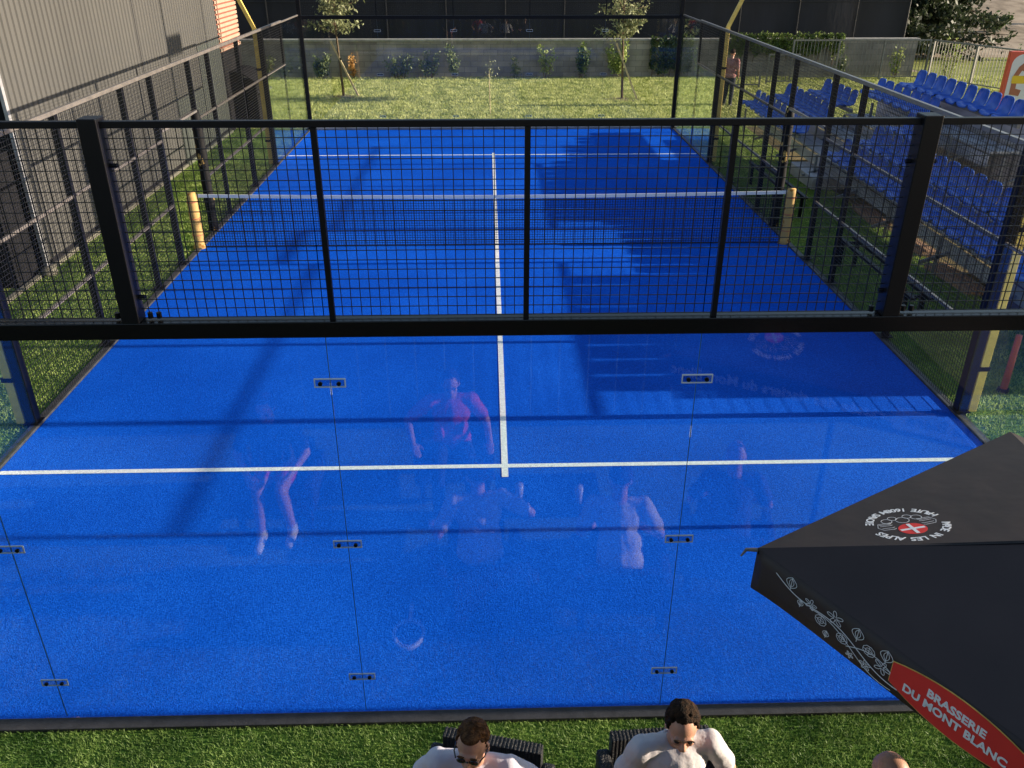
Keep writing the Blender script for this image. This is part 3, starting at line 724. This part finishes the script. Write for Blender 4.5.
o = blades('lawn_grass', [(-9, 20.45, 11, 30, 1.0), (11, 20.45, 20, 30, .6)], 200000, .08, .015, M['lawnblade'], 3, .0); tag(o, 'sunlit lawn grass beyond the far glass wall', 'grass')

# ------------------------------------------------------------------ text helper
def text_mesh(s, size, m, parent, mtx, name='lettering', bold=.0, extr=.0006, align='CENTER'):
    cu = bpy.data.curves.new(name, 'FONT'); cu.body = s; cu.size = size; cu.align_x = align; cu.align_y = 'CENTER'; cu.offset = bold; cu.extrude = extr; cu.resolution_u = 3
    tmp = bpy.data.objects.new('tmp_text', cu); COL.objects.link(tmp)
    dg = bpy.context.evaluated_depsgraph_get(); me = bpy.data.meshes.new_from_object(tmp.evaluated_get(dg))
    bpy.data.objects.remove(tmp); bpy.data.curves.remove(cu)
    me.transform(mtx); me.materials.clear(); me.materials.append(m); me.name = name
    return me
def text_obj(s, size, m, parent, mtx, name='lettering', **kw):
    me = text_mesh(s, size, m, parent, mtx, name, **kw); o = bpy.data.objects.new(name, me); COL.objects.link(o)
    if parent is not None: o.parent = parent
    return o
def frame(o, x, y):
    x = Vector(x).normalized(); y = Vector(y); y = (y-x*y.dot(x)).normalized(); zq = x.cross(y)
    m = Matrix((x, y, zq)).transposed().to_4x4(); m.translation = Vector(o); return m
def joined(meshes, name, m, parent):
    b = bmesh.new()
    for me in meshes: b.from_mesh(me)
    out = bpy.data.meshes.new(name); b.to_mesh(out); b.free(); out.materials.append(m)
    o = bpy.data.objects.new(name, out); COL.objects.link(o); o.parent = parent; return o

# ------------------------------------------------------------------ parasol
UW = Vector((1.09, -1.04, 2.2)); UN = Vector((2.82, -.04, 2.2)); 
dd = (UN-UW); US = UW+Vector((dd.y, -dd.x, 0)); UC = (UN+US)/2; UE = UC*2-UW; UE.z = 2.2
APX = Vector((UC.x, UC.y, 2.50))
pr = thing('parasol', 'square black parasol with a red label and white floral print beside the seated men', 'parasol', (UC.x, UC.y, 0))
O3 = Vector((UC.x, UC.y, 0))
cor = [UW-O3, UN-O3, UE-O3, US-O3]; ap = APX-O3
b = MB(); b.nonorm = False; NS = 14
for k in range(4):
    A = cor[k]; B = cor[(k+1) % 4]; rows = []
    for i in range(NS+1):
        f = i/NS; row = []
        for j in range(NS+1):
            g_ = j/NS; e = A.lerp(B, g_); p = ap.lerp(e, f)
            sag_ = 0; p = p-Vector((0, 0, sag_))
            row.append(b.bm.verts.new(p))
        rows.append(row)
    for r0, r1 in zip(rows, rows[1:]):
        for j in range(NS): 
            try: b.bm.faces.new((r0[j], r0[j+1], r1[j+1], r1[j]))
            except ValueError: pass
bmesh.ops.remove_doubles(b.bm, verts=b.bm.verts[:], dist=.0008)
cano = b.build('canopy', M['umb'], pr, smooth=False); so = cano.modifiers.new('Solidify', 'SOLIDIFY'); so.thickness = .001; so.offset = 0
for f in cano.data.polygons: f.use_smooth = False
def vdrop(g_): return .20+.012*math.sin(g_*math.pi)*1.0 + .03*(math.exp(-g_*12)+math.exp(-(1-g_)*12))
for k in range(4):
    A = cor[k]; B = cor[(k+1) % 4]; d = (B-A).normalized(); nrm = Vector((0, 0, 1)).cross(d)
    if nrm.dot((A+B)/2-Vector((0, 0, 2.2))) < 0: nrm = -nrm
    b = MB(); NV = 40; rows = []
    for i in range(NV+1):
        g_ = i/NV; e = A.lerp(B, g_); dr = vdrop(g_)
        rip = 0.0
        rows.append([b.bm.verts.new(e+nrm*(.006*q+rip*q)-Vector((0, 0, dr*q))) for q in (0, .33, .66, 1)])
    for r0, r1 in zip(rows, rows[1:]):
        for j in range(3): b.bm.faces.new((r0[j], r0[j+1], r1[j+1], r1[j]))
    vo = b.build('valance', M['umb'], pr, smooth=True); so = vo.modifiers.new('Solidify', 'SOLIDIFY'); so.thickness = .003; so.offset = 0
MB().tube([(0, 0, .05), (0, 0, 2.5)], .024, 12).build('pole', M['black'], pr, smooth=True)
MB().box((-.3, -.3, .004), (.3, .3, .06)).build('base', M['kerb'], pr, bevel=.02)
MB().tube([(0, 0, 2.5), (0, 0, 2.66)], [.03, .012], 12).build('finial', M['black'], pr)
for k in range(4): MB().bar((0, 0, 2.5), cor[k]+Vector((0, 0, -.02)), .018).build('rib', M['black'], pr)
# corner hook
hk = MB().tube([cor[0]+Vector((.0, 0, -.01)), cor[0]+Vector((-.05, .01, -.015)), cor[0]+Vector((-.075, .0, -.045))], [.010, .008, .004], 8); hk.build('rib_tip', M['rail'], pr)
# label on the south-west valance: direction W->S
dWS = (cor[3]-cor[0]).normalized(); nWS = Vector((dWS.y, -dWS.x, 0)); 
if nWS.dot(cor[0]) < 0: nWS = -nWS
L_ = (cor[3]-cor[0]).length
def on_sw(u, zdrop, off=.006): return cor[0]+dWS*u+nWS*(.006*zdrop/.2+off)-Vector((0, 0, zdrop))
zaxis = Vector((0, 0, 1))
def sw_frame(u, zdrop, off): return frame(on_sw(u, zdrop, off), dWS, zaxis)
uc = 1.03; LW = .57; LH = .20
pts = []
for i in range(13):
    a = -1+2*i/12; pts.append((a*LW/2, LH/2*(1-.5*a*a)))
for i in range(13):
    a = 1-2*i/12; pts.append((a*LW/2, -LH/2*(1-.5*a*a)))
lab = MB().poly(pts, .002, sw_frame(uc, .108, .006)).build('label_panel', M['red_print'], pr)
edge = MB()
for hh in (1,):
    q = [(x*1.012, y*1.05) for x, y in pts]
MB().poly([(x*1.012, y*1.05) for x, y in pts], .001, sw_frame(uc, .108, .0045)).build('label_border', M['yellow'], pr)
text_obj('BRASSERIE', .052, M['white_print'], pr, sw_frame(uc-.01, .080, .0095), bold=.0018)
text_obj('DU MONT BLANC', .052, M['white_print'], pr, sw_frame(uc-.01, .135, .0095), bold=.0018)
# floral print: vines, leaves and flowers on the valance
vine = MB()
def pline(pts2, w_):
    pts2 = [(u if u > 1.3 else u*1.27, z) for u, z in pts2]
    for (u0, z0), (u1, z1) in zip(pts2, pts2[1:]):
        vine.bar(on_sw(u0, z0, .006), on_sw(u1, z1, .006), w_*1.35, .0012, up=nWS)
def vine_curve(u0, u1, zf, w_=.0028, n=30):
    pline([(u0+(u1-u0)*i/n, zf(i/n)) for i in range(n+1)], w_)
vine_curve(.10, .62, lambda f: .05+.115*f+.02*math.sin(f*9), .003)
vine_curve(.26, .60, lambda f: .10+.09*f-.025*math.sin(f*6), .0022)
vine_curve(1.45, 1.9, lambda f: .15-.06*f+.02*math.sin(f*9), .003)
vine_curve(.42, .62, lambda f: .15-.05*math.sin(f*3), .0022)
rx = random.Random(4)
def flower(u, z, r, kind):
    r *= 1.3; z = .02+(z-.02)*1.0
    if kind == 0:
        for k in range(5):
            a0 = k*2*math.pi/5+u*9
            pp = [(u+r*(.15+.85*math.sin(math.pi*t_/6))*math.cos(a0+.55*(t_/6-.5)*2), z+r*(.15+.85*math.sin(math.pi*t_/6))*math.sin(a0+.55*(t_/6-.5)*2)) for t_ in range(7)]
            pline(pp, .0018)
    elif kind == 1:
        for s_ in (-1, 1):
            pp = [(u+s_*r*.8*math.sin(math.pi*t_/7), z+r*(1-2*t_/7)) for t_ in range(8)]; pline(pp, .0018)
            pp = [(u+s_*r*.35*math.sin(math.pi*t_/7), z+r*(.8-1.6*t_/7)) for t_ in range(8)]; pline(pp, .0016)
        pline([(u, z-r), (u, z+r*1.4)], .0018)
    else:
        for q in (1, .55):
            pline([(u+r*q*math.cos(t_*.7), z+r*q*math.sin(t_*.7)) for t_ in range(10)], .0016)
        pline([(u-r, z), (u+r, z)], .0014); pline([(u, z-r), (u, z+r)], .0014)
for (u, z, r, k_) in ((.17, .045, .022, 1), (.26, .08, .02, 0), (.31, .12, .018, 2), (.36, .06, .026, 0), (.40, .13, .017, 2), (.45, .055, .022, 1), (.50, .095, .018, 2), (.50, .17, .017, 0), (.555, .125, .024, 0), (.56, .06, .022, 1), (.34, .165, .012, 1), (.44, .178, .012, 0), (.22, .11, .012, 1), (1.46, .05, .026, 1), (1.52, .10, .025, 0), (1.6, .06, .022, 2), (1.7, .13, .025, 0)):
    flower(u, z, r, k_)
vine.nonorm = False; vine.build('floral_print', M['grey_print'], pr)
# crest on the north-west slope
dWN = (cor[1]-cor[0]).normalized(); mid = (cor[0]+cor[1])/2; up_ = (ap-mid).normalized()
nNW = dWN.cross(up_); 
if nNW.z < 0: nNW = -nNW
xr = -dWN  # reading direction for someone north of the parasol
LC = Vector((1.78, -1.0, 0))-Vector((UC.x, UC.y, 0))
tt = (LC-Vector((cor[0].x, cor[0].y, 0))).dot(Vector((dWN.x, dWN.y, 0)).normalized()); 
inw = Vector((up_.x, up_.y, 0)); hz = inw.length; s_in = (LC-Vector((cor[0].x, cor[0].y, 0))).dot(inw.normalized())/hz
lc0 = cor[0]+dWN*tt+up_*s_in
nNW = dWN.cross(up_); nNW = nNW if nNW.z > 0 else -nNW
upc = Vector((.05, -1, 0)); upc = (upc-nNW*upc.dot(nNW)).normalized(); fr = frame(lc0+nNW*.0008, upc.cross(nNW), upc)
# canopy sags slightly, so rest the crest just above the real surface
def crest_pt(x, y, o_=0):
    p = fr @ Vector((x, y, 0)); u = (p-cor[0]); 
    return p
ring = []; RR = .162
def arc_text(s, a0, a1, outward):
    n = len(s)
    for i, ch in enumerate(s):
        if ch == ' ': continue
        a = R(a0+(a1-a0)*i/(n-1)); c = Vector((RR*math.cos(a), RR*math.sin(a), 0))
        if outward: x = Vector((math.sin(a), -math.cos(a), 0)); y = Vector((math.cos(a), math.sin(a), 0))
        else: x = Vector((-math.sin(a), math.cos(a), 0)); y = -Vector((math.cos(a), math.sin(a), 0))
        ring.append(text_mesh(ch, .050, M['white_print'], None, fr @ frame(c, x, y), bold=.0012, extr=.0002))
arc_text('MADE IN LES ALPES', 160, 20, True)
arc_text('HAUTE 1608M SAVOIE', 200, 340, False)
joined(ring, 'crest_lettering', M['white_print'], pr)
def disc(cx, cy, rx_, ry_, zoff, m, name, n=28):
    q = fr.copy(); q.translation = fr @ Vector((cx, cy, zoff)); return MB().poly([(rx_*math.cos(2*math.pi*i/n), ry_*math.sin(2*math.pi*i/n)) for i in range(n)], .0003, q).build(name, m, pr)
disc(0, .055, .062, .058, 0, M['red_print'], 'crest_disc')
q = fr.copy(); q.translation = fr @ Vector((0, .055, .0004)); MB().box((-.055, -.008, 0), (.055, .008, .0002), q).box((-.008, -.052, .0003), (.008, .052, .0005), q).build('crest_cross', M['white_print'], pr)
cl = MB()
def cline(pts2, w_=.003):
    for (a, b2) in zip(pts2, pts2[1:]):
        cl.bar(fr @ Vector((a[0], a[1], .0002)), fr @ Vector((b2[0], b2[1], .0002)), w_, .0003, up=nNW)
for cx, cy, r_ in ((0, -.045, .030), (-.07, -.055, .024), (.07, -.055, .024), (-.035, -.075, .02), (.035, -.075, .02)):
    cline([(cx+r_*math.cos(t_*.6), cy+r_*math.sin(t_*.6)) for t_ in range(11)], .0028)
for yq in (-.012, -.026, -.038, .012, .03):
    cline([(-.12, yq), (-.075, yq+.004), (-.062, yq)], .0026); cline([(.062, yq), (.075, yq+.004), (.12, yq)], .0026)
cline([(-.12, -.035), (-.135, 0), (-.12, .03)], .0022); cline([(.12, -.035), (.135, 0), (.12, .03)], .0022)
cl.build('crest_drawing', M['grey_print'], pr)
# lettering on the north-west valance, seen mirrored in the court glass
nNWv = Vector((-dWN.y, dWN.x, 0)); 
if nNWv.dot(cor[0]) < 0: nNWv = -nNWv
vn = lambda u, zd, off: frame(cor[0]+dWN*u+nNWv*(.006*zd/.2+off)-Vector((0, 0, zd)), -dWN, zaxis)
Ln = (cor[1]-cor[0]).length
text_obj('brassée des glaciers du Mont Blanc', .10, M['white_print'], pr, vn(.72, .10, .006), bold=.002)
MB().poly(rrect(.50, .15, .012), .001, vn(Ln-.32, .10, .005)).build('label_strip', M['grey_print'], pr)
text_obj('La Bière', .105, M['umb2'], pr, vn(Ln-.32, .10, .0075), bold=.002)

# unseen terrace under the camera, added to darken the glass reflections
t = thing('terrace', 'unseen dark timber terrace behind the viewer, added to darken the glass reflections', 'terrace', (0, -3.75, 0))
MB().box((-9, -5, 2.86), (9, .0, 3.0)).build('deck', M['terr'], t, bevel=.01)
for i in range(60): MB().box((-9+.3*i, -.12, .02), (-9+.3*i+.285, -.09, 2.855)).build('board', M['terr'], t) if i % 1 == 0 else None
for i in range(7): MB().box((-9.0+3*i-.08 if i else -9, -.35, 0), (-8.84+3*i-.08 if i else -8.84, -.19, 2.855)).build('pillar', M['terr'], t)
# ------------------------------------------------------------------ people
def RX(a): return Matrix.Rotation(a, 4, 'X')
def RZ(a): return Matrix.Rotation(a, 4, 'Z')
def fuse(mb, name, m, parent, vox=.007, sm=4, subd=0):
    o = mb.build(name, m, parent, smooth=True)
    r = o.modifiers.new('Remesh', 'REMESH'); r.mode = 'VOXEL'; r.voxel_size = vox; r.use_smooth_shade = True
    if sm: s = o.modifiers.new('Smooth', 'SMOOTH'); s.iterations = sm; s.factor = .5
    return o
def folds(o, strength, scale):
    tx = bpy.data.textures.new('cloth_folds', 'CLOUDS'); tx.noise_scale = scale; tx.noise_depth = 1
    dm = o.modifiers.new('Folds', 'DISPLACE'); dm.texture = tx; dm.strength = strength; dm.mid_level = .5; dm.texture_coords = 'LOCAL'
    s2 = o.modifiers.new('Smooth2', 'SMOOTH'); s2.iterations = 2
def head_shapes(b, hm):
    """hm: head matrix (origin at head centre, face to -Y)"""
    rot = hm.to_3x3().to_4x4()
    E = lambda c, r, m2=None: b.ell(hm @ Vector(c), r, rot if m2 is None else rot @ m2, 20, 14)
    E((0, .012, .025), (.076, .096, .092)); E((0, -.022, -.035), (.060, .068, .075)); E((0, -.05, -.088), (.030, .028, .024))
    E((0, -.045, -.055), (.046, .045, .04)); E((0, -.080, .028), (.052, .016, .012))
    b.tube([hm @ Vector((0, -.088, .022)), hm @ Vector((0, -.112, -.022))], [.008, .0145], 10); E((0, -.108, -.026), (.0165, .014, .011))
    for s in (-1, 1):
        E((s*.013, -.098, -.029), (.009, .010, .008)); E((s*.078, .012, -.005), (.009, .02, .031)); E((s*.036, -.066, -.018), (.022, .022, .02))
    E((0, -.092, -.055), (.023, .010, .006)); E((0, -.090, -.066), (.020, .011, .0075))
def hand(b, w, d, up, s, curl=.5):
    """wrist w, direction d, back-of-hand direction up, s=+1/-1 thumb side"""
    d = Vector(d).normalized(); up = Vector(up); up = (up-d*up.dot(d)).normalized(); side = d.cross(up)*s
    w = Vector(w); m2 = Matrix((side, d, up)).transposed().to_4x4()
    b.ell(w+d*.045, (.040, .052, .015), m2, 14, 10)
    for k, (off, L) in enumerate(((-.030, .066), (-.010, .078), (.010, .072), (.029, .056))):
        p = w+d*.082+side*(-off); a = 0; q = p
        for j in range(3):
            a += curl*(.5+.25*j); dir_ = d*math.cos(a)-up*math.sin(a); nq = q+dir_*L*(.45, .32, .26)[j]
            b.cap(q, nq, .0092-.0009*j, .0085-.0009*j); q = nq
    p = w+d*.02+side*.026; q = p+(d*.6+side*.8-up*.15).normalized()*.042; b.cap(p, q, .013, .0105); b.cap(q, q+(d*.9+side*.3-up*.25).normalized()*.032, .0105, .0085)

def person(name_label, loc, rz, hm_pitch, hm_yaw, head_at, skin, shirt, hair, legs, arms, hairkind, sleeves=True, vox=.007, sunglasses=False, shoe='darkshoe', standing=False, lean=.12, legcov='long', sh=.185, roll=0):
    """local frame: origin on the ground under the hips, facing -Y. head_at = head centre."""
    t = thing('person', name_label, 'person', loc, rz)
    H = Vector(head_at); hip = Vector((0, 0, legs['hip']))
    neck = H+Vector((0, .035, -.115)); chest = neck+Vector((0, .015, -.17)); chest = chest.lerp(hip, .05)
    shl = {s: neck+Vector((s*sh, .012, -.075)) for s in (-1, 1)}
    hm = Matrix.Translation(H) @ RZ(hm_yaw) @ RX(hm_pitch) @ Matrix.Rotation(roll, 4, 'Y')
    b = MB(); head_shapes(b, hm)
    b.cap(neck+Vector((0, .02, -.04)), hm @ Vector((0, .015, -.05)), .058, .052)
    # trunk
    ax = (chest-hip).normalized(); tm = ax.to_track_quat('Z', 'Y').to_matrix().to_4x4() if False else Matrix.Identity(4)
    b.ell(chest, (.155, .10, .16)); b.ell(chest.lerp(hip, .55), (.135, .095, .16)); b.ell(hip+Vector((0, 0, .03)), (.155, .11, .11))
    b.ell(neck+Vector((0, .02, -.075)), (.15, .065, .05))
    for s in (-1, 1):
        el, wr, hd, hu = arms[s]
        b.cap(shl[s], el, .052, .040); b.cap(el, wr, .040, .027)
        hand(b, wr, hd, hu, s, .35)
        kn, an = legs[s]
        hp = hip+Vector((s*.09, 0, -.01)); b.cap(hp, kn, .082, .056); b.cap(kn, Vector(kn).lerp(Vector(an), .4), .055, .052); b.cap(Vector(kn).lerp(Vector(an), .4), an, .052, .036)
        fd = Vector(legs.get('foot', (0, -1, 0))); b.cap(Vector(an)+Vector((0, .02, -.045)), Vector(an)+fd*.15+Vector((0, 0, -.055)), .036, .03)
    body = fuse(b, 'body', skin, t, vox)
    # shirt
    c = MB(); k = .026
    c.ell(chest, (.155+k, .10+k, .17)); c.ell(chest.lerp(hip, .55), (.145+k, .105+k, .19)); c.ell(hip+Vector((0, 0, .06)), (.158+k, .12+k, .12))
    c.ell(neck+Vector((0, .022, -.084)), (.165, .085, .062)); 
    for s in (-1, 1):
        el = Vector(arms[s][0]); f = .72 if sleeves else .2
        c.cap(shl[s]+Vector((0, 0, .004)), shl[s].lerp(el, f), .066, .062)
        c.cap(neck+Vector((s*.075, .02, -.062)), shl[s], .054, .062)
        c.cap(chest+Vector((s*.13, -.055, .05)), chest+Vector((s*.09, -.115, -.20)), .020, .016)
    sh_o = fuse(c, 'shirt', shirt, t, vox, 5); folds(sh_o, .02, .10)
    cr_ = MB(); cn = neck+Vector((0, .004, -.052)); cpts = [cn+Vector((.082*math.cos(2*math.pi*i/20), .070*math.sin(2*math.pi*i/20)+.012, .022*math.sin(2*math.pi*i/20))) for i in range(21)]
    cr_.tube(cpts, .0095, 8, cap=False); cr_.build('collar', shirt, t, smooth=True)
    # trousers or shorts
    d = MB(); d.ell(hip+Vector((0, 0, .0)), (.172, .125, .10))
    for s in (-1, 1):
        kn, an = legs[s]; kn = Vector(kn); an = Vector(an); hp = hip+Vector((s*.09, 0, -.01))
        if legcov == 'long': d.cap(hp, kn, .098, .072); d.cap(kn, kn.lerp(an, .93), .072, .056)
        else: d.cap(hp, hp.lerp(kn, .45), .098, .088)
    fuse(d, 'trousers' if legcov == 'long' else 'shorts', M['denim'] if legcov == 'long' else M['red_cloth'], t, .01)
    for s in (-1, 1):
        an = Vector(legs[s][1]); fd = Vector(legs.get('foot', (0, -1, 0))).normalized(); e = MB()
        e.cap(an+Vector((0, 0, -.045))-fd*.03, an+fd*.16+Vector((0, 0, -.06)), .045, .038); e.cap(an+Vector((0, 0, -.03)), an+Vector((0, 0, .015)), .045, .044)
        fuse(e, 'shoe', M[shoe], t, .008)
    # hair
    rx = random.Random(hash(hairkind) % 97 if False else len(hairkind)*7)
    h = MB(); rot = hm.to_3x3().to_4x4()
    if hairkind != 'bald':
        if hairkind == 'short': h.ell(hm @ Vector((0, .036, .047)), (.0795, .083, .079), rot, 24, 18); h.ell(hm @ Vector((0, -.018, .100)), (.052, .050, .026), rot)
        n = {'short': 160, 'curly': 330, 'long': 260}[hairkind]
        if hairkind == 'curly': h.ell(hm @ Vector((0, .034, .046)), (.081, .087, .083), rot, 24, 18)
        if hairkind == 'long': h.ell(hm @ Vector((0, .03, .03)), (.086, .096, .096), rot, 24, 18); h.cap(hm @ Vector((0, .085, .0)), hm @ Vector((0, .11, -.18)), .05, .03)
        for i in range(n):
            a = rx.uniform(0, 2*math.pi); e_ = rx.uniform(-.15, 1.57)
            p = Vector((.080*math.cos(e_)*math.cos(a), .022+.094*math.cos(e_)*math.sin(a), .040+.09*math.sin(e_)))
            if p.y < -.02 and p.z < .103: continue
            if p.z < .0 and p.y < .03: continue
            r_ = rx.uniform(.008, .014) if hairkind == 'curly' else rx.uniform(.005, .009)
            h.ell(hm @ p, (r_,)*3, None, 8, 6)
    else:
        h.ell(hm @ Vector((0, .025, .005)), (.079, .09, .06), rot, 20, 14)
    fuse(h, 'hair', hair, t, .005, 1)
    # brows, eyes, glasses
    if sunglasses:
        gl = MB()
        for s in (-1, 1): gl.ell(hm @ Vector((s*.032, -.092, .006)), (.024, .009, .0165), rot)
        gl.tube([hm @ Vector((-.008, -.10, .012)), hm @ Vector((.008, -.10, .012))], .004, 8)
        for s in (-1, 1): gl.tube([hm @ Vector((s*.060, -.088, .014)), hm @ Vector((s*.078, -.05, .014)), hm @ Vector((s*.081, .01, .012))], .0035, 8)
        gl.build('sunglasses', M['lens'], t, smooth=True)
    else:
        for s in (-1, 1): MB().ell(hm @ Vector((s*.032, -.083, .004)), (.014, .009, .006), rot).build('eye', M['eye'], t, smooth=True)
    if hairkind != 'bald':
        for s in (-1, 1): MB().ell(hm @ Vector((s*.033, -.0925, .033)), (.020, .006, .004), rot).build('eyebrow', hair, t, smooth=True)
    if hairkind == 'short':
        be = MB()
    return t, hm

# seated men (heads low in lounge chairs), facing the viewer
def seatlegs(sp=.14): return {'hip': .47, -1: ((-sp, -.42, .50), (-sp-.02, -.50, .09)), 1: ((sp, -.42, .50), (sp+.02, -.50, .09))}
arms1 = {1: ((.40, -.06, .79), (.36, -.30, .66), (-.3, -1, -.2), (0, -.2, 1)), -1: ((-.32, .0, .72), (-.34, -.24, .60), (.1, -1, 0), (0, 0, 1))}
m1, hm1 = person('short haired man in white t-shirt and dark sunglasses, seated near the glass', (-.225, -1.08, 0), R(-8), R(4), R(-6), (0.0, -.13, 1.13), M['skin'], M['tee'], M['hair_brown'], seatlegs(), arms1, 'short', sunglasses=True)
arms2 = {1: ((.30, -.10, .70), (.16, -.34, .60), (-.5, -1, 0), (0, 0, 1)), -1: ((-.30, -.10, .70), (-.18, -.34, .60), (.5, -1, 0), (0, 0, 1))}
m2, hm2 = person('dark curly haired man in a pale t-shirt with a yellow print, seated and looking down', (.83, -.95, 0), R(4), R(13), R(-10), (-.02, -.17, 1.13), M['skin'], M['tee2'], M['hair_dark'], seatlegs(), arms2, 'curly')
yp = MB(); yp.ell((-.01, -.19, .86), (.022, .03, .03)); yp.ell((.012, -.19, .88), (.012, .03, .014)); yp.build('shirt_print', M['yellow_print'], m2, smooth=True)
m3, hm3 = person('bald man sitting beside the parasol, only the top of his head showing', (1.75, -1.34, 0), R(10), R(10), 0, (0, -.1, 1.13), M['skin2'], M['navy'], M['skin2'], seatlegs(), arms2, 'bald', vox=.009)
# people across the table, seen only as reflections in the glass
def facing(legs): return legs
lw = {'hip': .47, -1: ((-.12, -.40, .50), (-.16, -.36, .09)), 1: ((.08, -.40, .50), (.09, -.44, .09))}
m4, hm4 = person('person with bare legs and white trainers, seated facing the court', (-2.05, -2.35, 0), R(180), R(25), 0, (0, -.1, 1.15), M['skin'], M['navy'], M['hair_dark'], lw, arms2, 'long', vox=.009, shoe='shoe', legcov='short')
m5, hm5 = person('person in a red top seated facing the court across the low table', (-.50, -2.75, 0), R(175), R(15), 0, (0, -.1, 1.15), M['skin'], M['red_cloth'], M['hair_dark'], seatlegs(), arms1, 'long', vox=.009)
# standing person far right
sl = {'hip': .86, -1: ((-.09, -.02, .48), (-.10, .03, .08)), 1: ((.09, -.02, .48), (.11, .0, .08))}
sa = {1: ((.23, .02, 1.08), (.22, -.12, .88), (0, -.6, -1), (1, 0, 0)), -1: ((-.24, .02, 1.08), (-.22, -.14, .90), (0, -.6, -1), (-1, 0, 0))}
person('person in pink top and dark trousers standing on the lawn behind the right fence', (7.45, 23.75, 0), R(150), R(5), 0, (0, -.04, 1.56), M['skin'], M['pinkshirt'], M['hair_dark'], sl, sa, 'short', vox=.014)

# rattan armchairs
def armchair(x, y, rz, label, cat='armchair'):
    t = thing('rattan_armchair', label, cat, (x, y, 0), rz, 'black rattan armchairs')
    b = MB(); b.box((-.29, .20, .22), (.29, .27, .61)); n = 26
    for i in range(n): b.box((-.285+.57*i/n, .197, .24), (-.285+.57*i/n+.013, .273, .613))
    b.build('backrest', M['rattan'], t, bevel=.003)
    for sx in (-1, 1):
        b = MB(); b.box((sx*.33-.04, -.36, .22), (sx*.33+.04, .25, .50)); b.build('armrest', M['rattan'], t, bevel=.02)
    MB().box((-.33, -.36, .22), (.33, .24, .34)).build('seat_base', M['rattan'], t, bevel=.02)
    MB().box((-.31, -.35, .341), (.31, .22, .40)).build('cushion', M['navy'], t, bevel=.025)
    for (lx, ly) in ((-.3, -.32), (.3, -.32), (-.3, .2), (.3, .2)): MB().box((lx-.025, ly-.025, .005), (lx+.025, ly+.025, .22)).build('leg', M['rattan'], t)
    return t
armchair(-.20, -.97, R(-14), 'black rattan armchair under the man with sunglasses')
armchair(.84, -.95, R(3), 'black rattan armchair under the curly haired man')
armchair(1.75, -1.3, R(10), 'black rattan armchair under the bald man')
armchair(-2.05, -2.4, R(180), 'black rattan armchair under the person with bare legs')
armchair(-.50, -2.8, R(175), 'black rattan armchair under the person in the red top')

# racket and ball lying on the turf, mirrored in the glass
t = thing('padel_racket', 'white rimmed racket lying on the turf in front of the glass', 'racket', (-.77, -.72, .03), 0)
b = MB(); n = 28; pts = [(.11*math.sin(2*math.pi*i/n)*(1-.12*math.cos(2*math.pi*i/n)), .14*math.cos(2*math.pi*i/n), 0) for i in range(n)]
b.tube(pts+[pts[0]], .015, 8, cap=False); b.build('rim', M['shoe'], t, smooth=True)
MB().poly([(x*.93, y*.93) for x, y, z in pts][::-1], .012, Matrix.Translation((0, 0, -.006))).build('face', M['navy'], t)
MB().bar((0, -.14, 0), (0, -.33, 0), .03, .025).build('handle', M['shoe'], t)
# low table
t = thing('low_table', 'low black table between the seated people, outside the near glass wall', 'table', (.35, -1.95, 0))
MB().box((-.45, -.3, .42), (.45, .3, .45)).build('tabletop', M['black'], t, bevel=.006)
for sx in (-.4, .4):
    for sy in (-.25, .25): MB().box((sx-.02, sy-.02, .005), (sx+.02, sy+.02, .42)).build('leg', M['black'], t)
for i, (x, y, lab) in enumerate(((.1, -1.85, 'empty glass at the left of the low table'), (.6, -1.8, 'empty glass at the right of the low table'))):
    o = MB().tube([(0, 0, 0), (0, 0, .15)], [.028, .038], 16).build('drinking_glass', M['lamp'], smooth=True, loc=(x, y, .452)); tag(o, lab, 'glass', 'glasses on the low table')

# ------------------------------------------------------------------ light, sky, camera
EL = math.atan(.247)
wd = bpy.data.worlds.new('World'); scene.world = wd; wd.use_nodes = True; nt = wd.node_tree
sky = nt.nodes.new('ShaderNodeTexSky'); sky.sky_type = 'NISHITA'; sky.sun_disc = False; sky.sun_elevation = EL; sky.sun_rotation = R(90)
bg = nt.nodes['Background']; nt.links.new(sky.outputs[0], bg.inputs['Color']); bg.inputs['Strength'].default_value = 0.10
sun = bpy.data.lights.new('Sun', 'SUN'); sun.energy = 5.0; sun.angle = R(.5); sun.color = (1.0, .86, .68)
so = bpy.data.objects.new('Sun', sun); COL.objects.link(so); so.rotation_euler = (0, math.pi/2-EL, 0)
cx, cy, cz, pi_, ya, ro, F_ = -.12841, -4.14074, 4.68055, .480038, .0277785, .00100943, 853.9677
f = Vector((math.sin(ya)*math.cos(pi_), math.cos(ya)*math.cos(pi_), -math.sin(pi_))); r = Vector((math.cos(ya), -math.sin(ya), 0)); u = r.cross(f)
r2 = math.cos(ro)*r+math.sin(ro)*u; u2 = -math.sin(ro)*r+math.cos(ro)*u
cam = bpy.data.cameras.new('Camera'); cam.lens = F_/1024*36; cam.sensor_width = 36; cam.clip_end = 500; cam.clip_start = .05
co = bpy.data.objects.new('Camera', cam); COL.objects.link(co); mm = Matrix((r2, u2, -f)).transposed().to_4x4(); mm.translation = (cx, cy, cz); co.matrix_world = mm
scene.camera = co
scene.view_settings.view_transform = 'Standard'; scene.view_settings.look = 'None'; scene.view_settings.exposure = 1.05; scene.view_settings.gamma = 1
try: scene.cycles.transparent_max_bounces = 32
except Exception: pass
